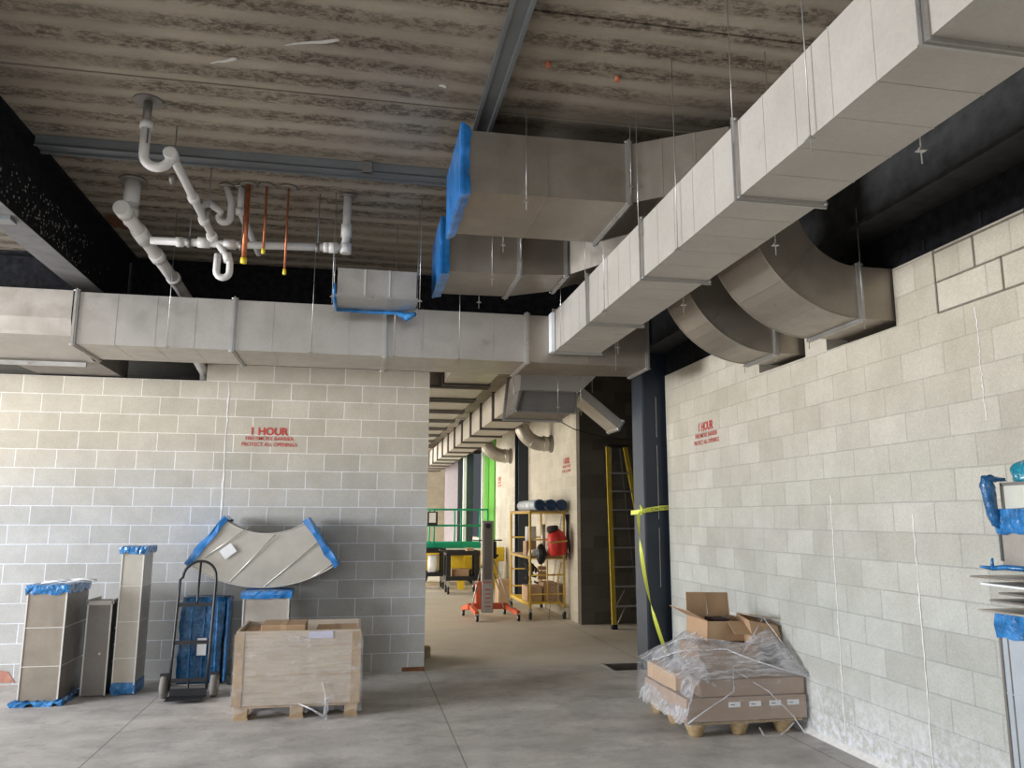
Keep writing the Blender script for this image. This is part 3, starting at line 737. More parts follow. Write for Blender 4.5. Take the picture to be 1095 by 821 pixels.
def filmcap(t,x0,x1,y0,y1,z0,z1,mat='blue',wob=.012,peak=0.0,over=.015,name='film_cover',n=12):
    bm=nb(); rings=[]
    base=[V(p) for p in rectZ(x0-over,x1+over,y0-over,y1+over,0)]
    for z,s in ((z0,1.0),((z0+z1)/2,1.02),(z1,1.0),(z1+.004,.9)):
        ring=[]; c=ctr(base)
        for i in range(4):
            for k in range(n):
                p=base[i]*(1-k/n)+base[(i+1)%4]*(k/n); p=c+(p-c)*s
                d=random.uniform(-wob,wob)
                ring.append(bm.verts.new((p.x+d*.5,p.y+random.uniform(-wob,wob)*.5,z+(random.uniform(-wob,wob)*1.5 if z==z0 else random.uniform(0,wob)))))
        rings.append(ring)
    m=4*n
    for r,q in zip(rings,rings[1:]):
        for k in range(m): bm.faces.new((r[k],r[(k+1)%m],q[(k+1)%m],q[k]))
    cv=bm.verts.new(((x0+x1)/2,(y0+y1)/2,z1+.01+peak))
    for k in range(m): bm.faces.new((rings[-1][k],rings[-1][(k+1)%m],cv))
    return obj(name,bm,M[mat],t)
t=standing_duct('tall grey-brown duct section standing at far left, blue film top and foot',-3.0,-2.665,8.30,8.92,1.04,M['galv_warm'],'galv_dark',3,True,True)
filmcap(t,-3.0,-2.665,8.30,8.92,1.00,1.075,wob=.012); 
bm=nb()
for k in range(9):
    a=random.uniform(-3.0,-2.75); b=random.uniform(8.35,8.8); tube(bm,[(a,b,1.088),(a+.12,b+.04,1.10),(a+.25,b+random.uniform(-.05,.08),1.09)],.006,5)
obj('white_tape',bm,M['white'],t)
filmcap(t,-3.0,-2.665,8.30,8.92,.006,.035,wob=.02,over=.05,name='film_foot')
t=standing_duct('short dark grey metal box duct standing second from left',-2.56,-2.345,8.60,9.0,.88,M['galv_dark'],'black',1,False,False)
bm=nb(); box(bm,-2.57,-2.335,8.59,8.60,.86,.90); box(bm,-2.575,-2.56,8.59,9.0,.87,.91); box(bm,-2.345,-2.325,8.59,9.0,.87,.91); obj('rim',bm,M['galv'],t)
bm=nb()
for z in (.30,.46,.62): tube(bm,[(-2.345,8.75,z),(-2.325,8.75,z)],.012,8)
tube(bm,[(-2.42,8.60,.40),(-2.42,8.592,.40)],.012,8)
obj('screw',bm,M['alum'],t)
t=standing_duct('tall slim beige duct section with blue taped top and foot',-2.295,-2.095,8.64,9.0,1.38,M['sheet_matte'],'galv',4,True,True)
filmcap(t,-2.295,-2.095,8.64,9.0,1.355,1.41,wob=.012,over=.025); filmcap(t,-2.295,-2.095,8.64,9.0,.006,.11,wob=.008,over=.008,name='film_foot')

# hand truck
t=thing('hand_truck','black steel hand truck with hoop handle and grey wheels','hand truck',(-1.53,8.38,0))
xl,xr=-1.69,-1.375
def fy(z): return 8.33+.22*(z/1.28)   # leans back a little
pts=[(xl-.02+.0*z,fy(z),z) for z in (.08,.4,.8,1.10)]
top=arc((-1.53,0,1.12),.157,PI,0,(1,0,0),(0,0,1),12)
hoop=pts+[V((p.x+.0,fy(p.z),p.z)) for p in top]+[(xr+.005,fy(z),z) for z in (1.10,.8,.4,.08)]
bm=nb(); tube(bm,hoop,.0135,10); obj('hoop_frame',bm,M['black'],t)
bm=nb(); tube(bm,[(-1.53,fy(1.27),1.27),(-1.53,fy(.9),.9),(-1.53,fy(.86),.86)],.011,8); obj('upper_bar',bm,M['black'],t)
bm=nb(); tube(bm,[(-1.54,fy(.17),.17),(-1.54,fy(.05),.05)],.011,8); obj('lower_bar',bm,M['black'],t)
for z in (.86,.51,.17):
    bm=nb(); box(bm,xl-.01,xr+.01,fy(z)-.006,fy(z)+.006,z-.018,z+.018); obj('cross_bar',bm,M['black'],t)
bm=nb(); box(bm,xl-.01,xr+.01,8.12,8.34,.028,.036); box(bm,xl-.01,xr+.01,8.33,8.342,.03,.10); obj('toe_plate',bm,M['black'],t)
bm=nb(); tube(bm,[(xl-.10,8.42,.115),(xr+.09,8.42,.115)],.009,8); obj('axle',bm,M['alum'],t)
for x in (xl-.075,xr+.065):
    bm=nb(); tube(bm,[(x-.030,8.42,.115),(x-.024,8.42,.115),(x+.024,8.42,.115),(x+.030,8.42,.115)],[.095,.113,.113,.095],24); w=obj('wheel',bm,M['rubber'],t)
    bm=nb(); tube(bm,[(x-.034,8.42,.115),(x+.034,8.42,.115)],.045,14); obj('hub',bm,M['alum'],w)
    bm=nb(); box(bm,min(x,x+.0)-.035,x+.035,8.36,8.40,.20,.235); obj('fender',bm,M['black'],t)
# blue wrapped duct
t=thing('wrapped_duct','low duct wholly wrapped in blue film leaning behind the hand truck','duct section',(-1.53,9.15,0))
bm=nb(); loft(bm,[rectZ(-1.785,-1.36,9.02,9.28,.0),rectZ(-1.785,-1.36,9.0,9.26,.42),rectZ(-1.77,-1.33,9.0,9.26,.88)])
bmesh.ops.subdivide_edges(bm,edges=bm.edges[:],cuts=5,use_grid_fill=True)
for v in bm.verts: v.co+=V((random.uniform(-.008,.008),random.uniform(-.012,.012),0 if v.co.z<.01 else random.uniform(-.006,.006)))
obj('wrapped_body',bm,M['bluedk'],t,smooth=True)
bm=nb(); box(bm,-1.33,-1.30,9.02,9.28,.02,.87); obj('wrapped_edge',bm,M['blue'],t,bevel=.01)
bm=nb(); box(bm,-1.59,-1.50,8.965,8.985,.30,.47); obj('paper_label',bm,M['white'],t)
for k in range(3):
    bm=nb(); x=-1.68+.13*k; box(bm,x,x+.02,8.985,9.0,.05,.84); obj('film_fold',bm,M['bluedk'] if k%2 else M['blue'],t,bevel=.006)
# upright box duct behind crate with blue collar
t=standing_duct('pale duct section with a bright blue film collar standing behind the wooden crate',-1.12,-.67,8.72,9.08,.93,M['galv_bright'],None,1,True,False)
filmcap(t,-1.12,-.67,8.72,9.08,.885,.955,wob=.007,over=.022,mat='bluelt')
# curved duct fitting balanced on it
t=thing('duct_elbow','curved duct fitting with blue film ends leaning high against the back wall','duct section',(-.92,9.0,.97))
cx,cz=-.95,2.28; ri,ro=.74,1.30; y0,y1=8.90,9.26
F=[]; a0,a1=R(270-37),R(270+35)
for k in range(21):
    a=a0+(a1-a0)*k/20
    F.append([(cx+ro*math.cos(a),y0,cz+ro*math.sin(a)),(cx+ri*math.cos(a),y0+.02,cz+ri*math.sin(a)),(cx+ri*math.cos(a),y1-.0,cz+ri*math.sin(a)),(cx+ro*math.cos(a),y1,cz+ro*math.sin(a))])
bm=nb(); loft(bm,F); obj('elbow_body',bm,M['sheet_matte'],t)
bm=nb()
for r_,y_ in ((ro,y0),(ri,y0+.02)): tube(bm,[(cx+r_*math.cos(a0+(a1-a0)*k/20),y_-.002,cz+r_*math.sin(a0+(a1-a0)*k/20)) for k in range(21)],.006,6)
for (p,q) in (((-1.56,1.30),(-1.12,1.62)),((-1.30,1.04),(-.86,1.53)),((-.95,.985),(-.42,1.44)),((-.46,1.08),(-.25,1.21))):
    tube(bm,[(p[0],y0-.002,p[1]),(q[0],y0-.002,q[1])],.006,6)
obj('stiffening_rib',bm,M['seam'],t)
for a,s in ((a0,-1),(a1,1)):
    bm=nb(); n=7
    u=V((math.cos(a),0,math.sin(a))); w=V((-math.sin(a),0,math.cos(a)))*s
    O=V((cx,0,cz)); rings=[]
    for d in (-.045,0,.025):
        ring=[]
        cor=[O+u*(ro+.02)+V((0,y0-.02,0)),O+u*(ri-.03)+V((0,y0-.005,0)),O+u*(ri-.03)+V((0,y1+.01,0)),O+u*(ro+.02)+V((0,y1+.01,0))]
        for i in range(4):
            for k in range(n):
                p=cor[i]*(1-k/n)+cor[(i+1)%4]*(k/n)
                ring.append(bm.verts.new(p+w*(d+random.uniform(-.012,.012))+V((0,random.uniform(-.008,.004),0))))
        rings.append(ring)
    m=4*n
    for r_,q in zip(rings,rings[1:]):
        for k in range(m): bm.faces.new((r_[k],r_[(k+1)%m],q[(k+1)%m],q[k]))
    cvv=bm.verts.new(ctr([v.co for v in rings[-1]])+w*.01)
    for k in range(m): bm.faces.new((rings[-1][k],rings[-1][(k+1)%m],cvv))
    bmesh.ops.recalc_face_normals(bm,faces=bm.faces[:])
    obj('end_film',bm,M['bluelt'],t)
bm=nb(); mt=Matrix.Translation(V((-1.33,8.888,1.36)))@Matrix.Rotation(R(-38),4,'Y')
box(bm,-.07,.07,-.002,.002,-.055,.055,mt); obj('paper_label',bm,M['white'],t)

# pipe stub on the floor right of blue
bm=nb(); tube(bm,[(-1.28,9.0,.05),(-1.17,9.0,.05)],.05,14); tube(bm,[(-1.25,8.94,.03),(-1.15,8.97,.03)],.03,10); solo('pipe_clamps',bm,M['darkrub'],'small dark fittings on the floor between blue duct and crate','fitting')

# wooden pallet crate
t=thing('pallet_crate','film-wrapped plywood-collared wooden pallet crate of cartons near the back wall','crate',(-.46,7.4,0))
x0,x1,y0,y1=-.985,.06,7.41,8.13
for x in (x0,(x0+x1)/2-.06,x1-.12):
    for y in (y0,(y0+y1)/2-.05,y1-.1):
        bm=nb(); box(bm,x+.005,x+.115,y,y+.10,.018,.095); obj('pallet_block',bm,M['wood'],t,bevel=.003)
for x in (x0,(x0+x1)/2-.06,x1-.12):
    bm=nb(); box(bm,x,x+.12,y0-.002,y1,0,.018); obj('bottom_board',bm,M['wood'],t)
bm=nb()
for k in range(6):
    yy=y0+k*(y1-y0-.1)/5; box(bm,x0,x1,yy,yy+.1,.095,.115)
obj('deck_boards',bm,M['wood'],t)
bm=nb(); zb,zt=.115,.735
box(bm,x0-.01,x1+.005,y0-.012,y0+.008,zb,zt); obj('front_panel',bm,M['planks'],t,bevel=.003)
for nm,b in (('side_panel',(x0-.012,x0+.008,y0+.008,y1)),('side_panel',(x1-.015,x1+.006,y0+.008,y1)),('back_panel',(x0-.012,x1+.006,y1,y1+.02))):
    bm=nb(); box(bm,*b,zb,zt); obj(nm,bm,M['planks'],t)
bm=nb()
for z in (.60,.36): box(bm,x0-.013,x1+.008,y0-.0145,y0-.012,z,z+.004)
obj('board_joint',bm,M['card'],t)
bm=nb(); box(bm,x0-.02,x0+.06,y0-.017,y0-.012,zb,zt-.02); box(bm,x1-.07,x1+.012,y0-.017,y0-.012,zb,zt-.02); obj('corner_batten',bm,M['wood'],t)
bm=nb(); box(bm,-.385,-.175,y0-.0185,y0-.0135,.665,.725); obj('paper_label',bm,plain('violet_label',(.55,.54,.66),.5),t)
# film over the crate front, with a loose tail
bm=nb(); nx,nz=26,14; g=[]
for i in range(nx+1):
    col_=[]
    for j in range(nz+1):
        z=.06+(zt-.02-.06)*j/nz; xx=x0-.03+(x1-x0+.06)*i/nx
        col_.append(bm.verts.new((xx,y0-.026-random.uniform(0,.008)+(.0 if j>2 else .01),z+(random.uniform(-.02,.02) if j==0 else 0))))
    g.append(col_)
for i in range(nx):
    for j in range(nz): bm.faces.new((g[i][j],g[i+1][j],g[i+1][j+1],g[i][j+1]))
obj('stretch_film',bm,M['film_thin'],t,smooth=True)
bm=nb()
for a,b in (((-.45,7.38,.13),(-.24,7.33,.03)),((-.20,7.38,.12),(-.23,7.33,.02)),((-.25,7.38,.30),(-.22,7.33,.04)),((-.23,7.33,.05),(-.21,7.32,.004))):
    tube(bm,[a,((a[0]+b[0])/2+.02,7.355,(a[2]+b[2])/2),b],[.006,.008,.012],6)
obj('loose_film_tail',bm,M['film'],t)
# cartons inside
for lab,b,mt in (('flat brown carton lying on top inside the wooden crate at its left',(-.80,-.42,7.47,7.85,.50,.775),'card'),
              ('brown carton low inside the wooden crate at its right',(-.33,.035,7.46,7.95,.38,.715),'card_l'),
              ('brown carton tucked in the left corner of the wooden crate',(-.965,-.82,7.6,8.05,.30,.70),'card')):
    t=thing('carton',lab,'box',((b[0]+b[1])/2,(b[2]+b[3])/2,b[4]))
    bm=nb(); box(bm,*b); obj('carton_body',bm,M[mt],t,bevel=.004)
    bm=nb(); xm=(b[0]+b[1])/2; box(bm,xm-.025,xm+.025,b[2]-.001,b[3],b[5]-.05,b[5]+.0015); obj('packing_tape',bm,M['card_l'] if mt=='card' else M['card'],t)

# ================================================================== RIGHT PALLET
t=thing('moulded_pallet','moulded pressed-wood pallet with cone feet by the right wall','pallet',(3.05,6.7,0))
x0,x1,y0,y1=2.62,3.62,6.19,7.15
for x in (x0+.10,(x0+x1)/2-.03,x1-.14):
    for y in (y0+.08,(y0+y1)/2,y1-.1):
        bm=nb(); tube(bm,[(x,y,0),(x,y,.012),(x,y,.085),(x,y,.10)],[.05,.056,.085,.09],14)
        obj('cone_foot',bm,M['pulp'],t)
bm=nb(); box(bm,x0,x1,y0,y1,.095,.118); obj('deck',bm,M['pulp'],t,bevel=.01)
GR='flat cartons stacked on the moulded pallet'
for lab,z0,z1,ya in (('long flat brown carton with white labels, bottom layer on the moulded pallet',.12,.30,0),('long flat brown carton on top of the labelled carton on the pallet',.303,.43,.02)):
    t=thing('flat_carton',lab,'box',((x0+x1)/2,y0,z0),group=GR)
    b=(2.61+(.13 if ya else 0),3.655,y0-.01+ya,y1-.05-(.1 if ya else 0))
    bm=nb(); box(bm,*b,z0,z1); obj('carton_body',bm,M['card_g'],t,bevel=.006)
    if not ya:
        for x in (3.02,3.20,3.375,3.535):
            bm=nb(); box(bm,x-.05,x+.05,y0-.0135,y0-.0105,.225,.265); l=obj('paper_label',bm,M['white'],t)
            bm=nb(); box(bm,x-.035,x+.0,y0-.0145,y0-.0135,.24,.247); obj('arrow_mark',bm,M['print'],l)
# side cartons at left of the stack, mostly under film
t=thing('flat_carton','carton under heavy clear film at the left side of the moulded pallet','box',(2.68,6.75,.12),group=GR)
bm=nb(); box(bm,2.635,2.73,6.45,7.1,.305,.44); obj('carton_body',bm,M['card_l'],t,bevel=.004)
t=thing('packed_carton','closed brown carton under the open box on the wrapped pallet','box',(3.15,6.7,.43))
bm=nb(); box(bm,2.90,3.45,6.55,6.98,.432,.64); obj('carton_body',bm,M['card'],t,bevel=.004)
# open carton, tilted and turned
t=thing('open_carton','open brown cardboard box with raised flaps on top of the wrapped pallet','box',(3.19,6.80,.668),(R(3),R(2),R(8)))
L,W,H=.43,.34,.17; th=.005
for nm,b in (('side_wall',(-L/2,L/2,-W/2,-W/2+th)),('side_wall',(-L/2,L/2,W/2-th,W/2)),('end_wall',(-L/2,-L/2+th,-W/2,W/2)),('end_wall',(L/2-th,L/2,-W/2,W/2))):
    bm=nb(); box(bm,*b,0,H); obj(nm,bm,M['card_l'] if b[2]<-.1 and b[3]<0 else M['card'],t,local=True)
bm=nb(); box(bm,-L/2,L/2,-W/2,W/2,0,.006); obj('base',bm,M['card'],t,local=True)
def flap(hinge,ang,axis,dims,mat):
    bm=nb(); mt=Matrix.Translation(V(hinge))@Matrix.Rotation(ang,4,axis); box(bm,*dims,mt); obj('flap',bm,M[mat],t,local=True)
flap((0,W/2,H),R(-8),'X',(-L/2,-.004,0,.005,0,.20),'card'); flap((0,W/2,H),R(-12),'X',(.004,L/2+.02,0,.005,0,.20),'card')
flap((-L/2,0,H),R(-66),'Y',(0,.005,-W/2,W/2,0,.20),'card')
flap((L/2,0,H),R(100),'Y',(-.005,0,-W/2,W/2,0,.17),'card')
flap((0,-W/2,H),R(128),'X',(-.02,L/2,0,.005,0,.15),'card')
bm=nb(); box(bm,-.08,.08,-.06,.09,.05,.17); obj('inner_packing',bm,M['insul'],t,local=True)
# second carton to its right, partly crushed
t=thing('crushed_carton','crushed brown carton leaning at the right of the open box','box',(3.505,6.66,.655),(0,R(-4),R(6)))
bm=nb(); vs=[(-.13,-.13,0),(.16,-.13,0),(.16,.13,0),(-.13,.13,0),(-.14,-.10,.20),(.13,-.12,.13),(.15,.10,.16),(-.12,.12,.24)]
v=[bm.verts.new(p) for p in vs]
for f in ((0,3,2,1),(4,5,6,7),(0,1,5,4),(1,2,6,5),(2,3,7,6),(3,0,4,7)): bm.faces.new([v[i] for i in f])
obj('carton_body',bm,M['card'],t,local=True,bevel=.006)
bm=nb(); box(bm,-.14,.14,-.10,.10,.0,.004,Matrix.Translation(V((0,-.02,.215)))@Matrix.Rotation(R(14),4,'Y')); obj('flap',bm,M['card_l'],t,local=True)
# stretch film tent
def cone_film(name,top,base,mat,rnd,steps=9):
    bm=nb(); n=len(base); rings=[]
    def spl(L,m):
        out=[]
        for i in range(len(L)):
            for k in range(m): out.append(V(L[i])*(1-k/m)+V(L[(i+1)%len(L)])*(k/m))
        return out
    T=spl(top,7); B=spl(base,7)
    for j in range(steps+1):
        s=j/steps; e=s**1.25
        rings.append([bm.verts.new(a*(1-e)+b*e+V((random.uniform(-rnd,rnd),random.uniform(-rnd,rnd),random.uniform(-rnd,rnd)*(0 if j in (0,) else 1)))*(.3 if s>.95 else 1)) for a,b in zip(T,B)])
    m=len(T)
    for r_,q in zip(rings,rings[1:]):
        for k in range(m): bm.faces.new((r_[k],r_[(k+1)%m],q[(k+1)%m],q[k]))
    return bm
t=thing('stretch_wrap','clear crinkled stretch film draped over the cartons on the moulded pallet','plastic film',(3.1,6.7,.07))
top=[(2.98,6.60,.70),(3.30,6.52,.66),(3.52,6.62,.84),(3.50,6.90,.84),(3.15,7.02,.82),(2.95,6.9,.72)]
mid=[(2.585,6.15,.44),(3.10,6.14,.46),(3.67,6.15,.46),(3.67,7.1,.50),(3.1,7.2,.52),(2.56,7.15,.47)]
low=[(2.575,6.145,.10),(3.10,6.145,.10),(3.672,6.15,.10),(3.672,7.15,.14),(3.1,7.2,.14),(2.55,7.2,.16)]
obj('draped_film',cone_film('f',top,mid,M['film'],.010),M['film'],t,smooth=True)
obj('skirt_film',cone_film('f',mid,low,M['film_thin'],.006,5),M['film_thin'],t,smooth=True)
# heavy bunched film over the left side
bm=nb(); g=[]
for i in range(15):
    c_=[]
    for j in range(15):
        u=i/14; w=j/14
        y=6.15+1.0*u; x=2.56+.30*w*(1-.2*u); z=.12+.36*min(1,w*1.6)+.08*math.sin(u*9+w*5)*w+random.uniform(-.02,.02)
        c_.append(bm.verts.new((x+random.uniform(-.012,.012),y,z)))
    g.append(c_)
for i in range(14):
    for j in range(14): bm.faces.new((g[i][j],g[i+1][j],g[i+1][j+1],g[i][j+1]))
M['film_heavy']=clearfilm('bunched_film',.62)
obj('bunched_film',bm,M['film_heavy'],t)
bm=nb()
def strand(pts,r=.006):
    P=[V(p) for p in pts]; out=[]
    for a,b in zip(P,P[1:]):
        for k in range(5): out.append(a*(1-k/5)+b*(k/5)+V((random.uniform(-.004,.004),random.uniform(-.004,.004),random.uniform(-.004,.004))))
    out.append(P[-1]); tube(bm,out,r,6)
strand([(2.60,6.135,.13),(3.0,6.13,.36),(3.08,6.3,.50),(3.30,6.45,.66),(3.53,6.60,.86)],.006)
strand([(3.66,6.14,.44),(3.3,6.25,.55),(3.08,6.42,.63),(2.75,6.60,.60),(2.57,6.8,.50)],.007)
strand([(3.08,6.3,.50),(3.3,6.13,.34),(3.50,6.12,.15),(3.56,6.05,.02)],.005)
strand([(3.50,6.12,.10),(3.35,6.08,.02),(3.2,6.05,.03),(3.15,6.03,.10)],.006)
strand([(3.53,6.60,.86),(3.60,6.4,.66),(3.66,6.2,.46)],.005)
strand([(2.58,7.1,.46),(2.8,6.9,.62),(3.0,6.75,.74)],.006)
obj('film_rope',bm,M['film_heavy'],t)

# caution tape around the column
t=thing('caution_tape','yellow caution tape tied round the column with a long hanging tail','tape',(3.6,9.13,0))
def ribbon(pts,w,wd,tw=0.0):
    bm=nb(); A=[];B=[]
    for i,p in enumerate(pts):
        a=tw*i; d=V(wd)*math.cos(a)+V((0,.5,.2))*math.sin(a)
        d.normalize(); A.append(bm.verts.new(V(p)-d*w/2)); B.append(bm.verts.new(V(p)+d*w/2))
    for i in range(len(pts)-1): bm.faces.new((A[i],A[i+1],B[i+1],B[i]))
    return bm
loop=[(3.38,9.56,1.78),(3.395,9.35,1.79),(3.395,9.12,1.80),(3.42,9.12,1.81),(3.60,9.115,1.835),(3.80,9.12,1.85),(3.81,9.3,1.85)]
obj('tape_band',ribbon(loop,.055,(0,0,1)),M['tape_y'],t)
tail=[(3.36+.0,9.10,1.81-.0)]
for k in range(25):
    s=k/24; tail.append((3.30+.05*s+.27*s**2.2,9.08,1.75-1.62*s))
obj('tape_tail',ribbon(tail,.045,(1,0,.15),.28),M['tape_y'],t)
obj('tape_knot',tube(nb(),[(3.33,9.09,1.87),(3.36,9.08,1.81),(3.33,9.07,1.76),(3.40,9.08,1.80)],[.008,.022,.02,.006],7),M['tape_y'],t)
def words(txt,p,ux,h,w,mat,parent):
    cu=bpy.data.curves.new('w','FONT'); cu.body=txt; cu.align_x='CENTER'; cu.offset=.01
    tmp=bpy.data.objects.new('tmp',cu); C.objects.link(tmp); bpy.context.view_layer.update()
    me=bpy.data.meshes.new_from_object(tmp.evaluated_get(bpy.context.evaluated_depsgraph_get()))
    bpy.data.objects.remove(tmp); bpy.data.curves.remove(cu)
    xs=[v.co.x for v in me.vertices]; ys=[v.co.y for v in me.vertices]; ux=V(ux).normalized()
    up=V((0,0,1)); up=(up-ux*up.dot(ux)).normalized(); off=V(p)-V(parent.location)
    for v in me.vertices: v.co=off+ux*((v.co.x-(min(xs)+max(xs))/2)*w/(max(xs)-min(xs)))+up*((v.co.y-min(ys))/(max(ys)-min(ys))*h-h/2)
    me.materials.clear(); me.materials.append(mat); o=bpy.data.objects.new('printed_word',me); C.objects.link(o); o.parent=parent; return o
words('CAUTION',(3.61,9.108,1.833),(1,0,.13),.034,.26,M['black'],t)

# ================================================================== RIGHT EDGE STACK
t=thing('duct_piece','tall grey duct standing at the right edge with blue film collar','duct section',(3.48,3.3,0))
bm=nb(); loft(bm,[rectZ(3.30,3.655,2.85,3.68,.0),rectZ(3.30,3.655,2.85,3.68,1.225)])
for z in (.42,.84): ringband(bm,rectZ(3.30,3.655,2.85,3.68,z),(0,0,1),.008,.004)
obj('duct_body',bm,plain('cool_sheet',(.48,.52,.56),.45,.3,.05),t)
bm=nb(); box(bm,3.292,3.30,3.672,3.686,0,1.12); box(bm,3.296,3.30,3.63,3.636,0,1.12); obj('corner_seam',bm,M['galv_dark'],t)
filmcap(t,3.30,3.655,2.85,3.68,1.115,1.236,wob=.004,over=.012,n=16)
GS='loose metal sheets stacked on the right-edge duct'
zz=1.250
for k,(xa,ye,mt,rz,lab) in enumerate(((3.20,3.70,'galv',.01,'bottom metal sheet of the stack on the right-edge duct'),(3.27,3.69,'galv_dark',.02,'dark short metal sheet, second from bottom of the right-edge stack'),
        (3.29,3.66,'galv_dark',-.02,'dark metal sheet midway up the right-edge stack'),(3.23,3.70,'white',.015,'whitish metal sheet second from top of the right-edge stack'),(3.20,3.74,'galv_warm',-.012,'topmost thin metal sheet of the right-edge stack'))):
    bm=nb(); mt4=Matrix.Translation(V((3.4,3.3,zz)))@Matrix.Rotation(rz,4,'Z')@Matrix.Rotation(R((-.6,.5,-.3,.7,-.4)[k]),4,'X')
    box(bm,xa-3.4,.235,-.42,ye-3.3,0,.010,mt4); zz+=.0415
    solo('metal_sheet',bm,M[mt],lab,'metal sheet',GS)
t=thing('wrapped_duct','silver duct piece in blue film resting on the metal sheets at right edge','duct section',(3.5,3.35,1.47))
bm=nb(); box(bm,3.36,3.655,2.9,3.68,1.475,1.65); obj('lower_body',bm,M['galv'],t)
bm=nb(); box(bm,3.352,3.36,3.672,3.686,1.50,1.64); obj('corner_seam',bm,M['print'],t)
bm=nb(); tube(bm,[(3.25,3.72,1.47),(3.30,3.69,1.462),(3.345,3.66,1.468),(3.35,3.4,1.466),(3.35,2.9,1.466)],[.006,.012,.014,.014,.014],8); tube(bm,[(3.30,3.69,1.465),(3.305,3.69,1.515)],[.010,.006],6); obj('lower_film_edge',bm,M['blue'],t)
filmcap(t,3.365,3.655,2.9,3.68,1.640,1.768,wob=.005,over=.015,name='film_band',n=16)
bm=nb()
tube(bm,[(3.30,3.69,1.945),(3.315,3.69,1.90),(3.322,3.69,1.84),(3.33,3.69,1.77),(3.36,3.69,1.70),(3.38,3.68,1.67)],[.014,.036,.034,.030,.034,.02],12)
tube(bm,[(3.29,3.70,1.925),(3.33,3.68,1.93),(3.42,3.68,1.925)],[.014,.022,.008],10)
bmesh.ops.subdivide_edges(bm,edges=[e for e in bm.edges if e.calc_length()>.04],cuts=2)
for v in bm.verts: v.co+=V((random.uniform(-.004,.004),random.uniform(-.004,.004),random.uniform(-.004,.004)))
obj('film_left_edge',bm,M['bluedk'],t,label='crumpled dark blue film')
bm=nb(); box(bm,3.375,3.655,2.9,3.66,1.770,1.90); obj('upper_body',bm,plain('bright_sheet',(.66,.66,.57),.35,.15,.03),t,bevel=.004)
bm=nb(); box(bm,3.366,3.375,2.9,3.66,1.893,1.910); box(bm,3.366,3.375,3.645,3.66,1.77,1.90); obj('rim',bm,M['galv_dark'],t)
t=thing('film_bundle','teal plastic film bundle on top of the right-edge duct stack','plastic film',(3.51,3.62,1.910))
bm=nb(); bmesh.ops.create_icosphere(bm,subdivisions=4,radius=1)
for v in bm.verts:
    a=math.atan2(v.co.y,v.co.x); k=1+.10*math.sin(5*a+4*v.co.z)+.05*math.sin(11*a)
    v.co=V((3.51+v.co.x*.085*k,3.60+v.co.y*.09*k,1.955+max(-.045,v.co.z*.075*k)))
obj('film_lump',bm,M['teal'],t,smooth=True)
t=thing('sheet_channel','bright folded metal channel beside the teal bundle at the right edge','metal sheet',(3.42,3.3,1.912))
bm=nb(); box(bm,3.395,3.402,2.9,3.49,1.914,1.99); box(bm,3.395,3.43,2.9,3.49,1.911,1.915); obj('channel_web',bm,M['white'],t)
bm=nb(); box(bm,3.391,3.43,3.49,3.496,1.911,1.995); obj('end_flange',bm,M['galv_dark'],t)

# ================================================================== CORRIDOR
# step ladder
t=thing('step_ladder','tall yellow fibreglass step ladder standing in the dark alcove','ladder',(4.25,12.5,0))
def rail(a,b,w,d,mat,name):
    a=V(a);b=V(b); bm=nb(); dirv=(b-a).normalized()
    F=[[p+V((-w/2,-d/2,0)),p+V((w/2,-d/2,0)),p+V((w/2,d/2,0)),p+V((-w/2,d/2,0))] for p in (a,b)]
    loft(bm,F); return obj(name,bm,M[mat],t)
LT=(4.06,12.55,2.88); LB=(4.0,12.20,.04); RT=(4.36,12.55,2.88); RB=(4.72,12.20,.04)
rail(LB,LT,.07,.04,'fibre','side_rail'); rail(RB,RT,.07,.04,'fibre','side_rail')
for k in range(1,9):
    s=k*.305/2.88; a=V(LB).lerp(V(LT),s); b=V(RB).lerp(V(RT),s)
    bm=nb(); box(bm,a.x,b.x,a.y-.02,a.y+.06,a.z-.012,a.z+.012); obj('tread',bm,M['alum'],t)
bm=nb(); box(bm,4.02,4.40,12.45,12.68,2.88,2.91); obj('top_cap',bm,M['black'],t)
rail((4.14,12.74,.0),(4.15,12.62,2.86),.025,.03,'print','rear_rail'); rail((4.62,12.74,.0),(4.30,12.62,2.86),.025,.03,'print','rear_rail')  # dark colour stands for the shade on the rear rails
for x in (4.0,4.72):
    bm=nb(); box(bm,x-.045,x+.045,12.16,12.24,0,.07); obj('rubber_foot',bm,M['darkrub'],t)
bm=nb(); tube(bm,[(4.05,12.24,.35),(4.2,12.24,.60)],.01,6); tube(bm,[(4.05,12.22,.05),(4.2,12.24,.33)],.01,6); obj('knee_brace',bm,M['alum'],t)

# rolling scaffold
t=thing('rolling_scaffold','yellow rolling scaffold against the corridor wall loaded with supplies','scaffold',(3.27,14.4,0))
sx0,sx1,sy0,sy1=2.95,3.55,13.55,15.3
for x in (sx0,sx1):
    for y in (sy0,sy1):
        bm=nb(); tube(bm,[(x,y,.17),(x,y,1.835)],.021,10); obj('post',bm,M['yellow_l'],t)
        bm=nb(); tube(bm,[(x-.018,y,.065),(x+.018,y,.065)],.065,16); cst=obj('caster',bm,M['darkrub'],t)
        bm=nb(); box(bm,x-.028,x+.028,y-.02,y+.02,.10,.18); obj('caster_fork',bm,M['alum'],cst)
for y in (sy0,sy1):
    for z in (.42,.74,1.02,1.34,1.80):
        bm=nb(); tube(bm,[(sx0,y,z),(sx1,y,z)],.014,8); obj('rung',bm,M['yellow_l'],t)
for x in (sx0,sx1):
    for z in (.22,1.02,1.80):
        bm=nb(); tube(bm,[(x,sy0,z),(x,sy1,z)],.016,8); obj('side_bar',bm,M['yellow_l'],t)
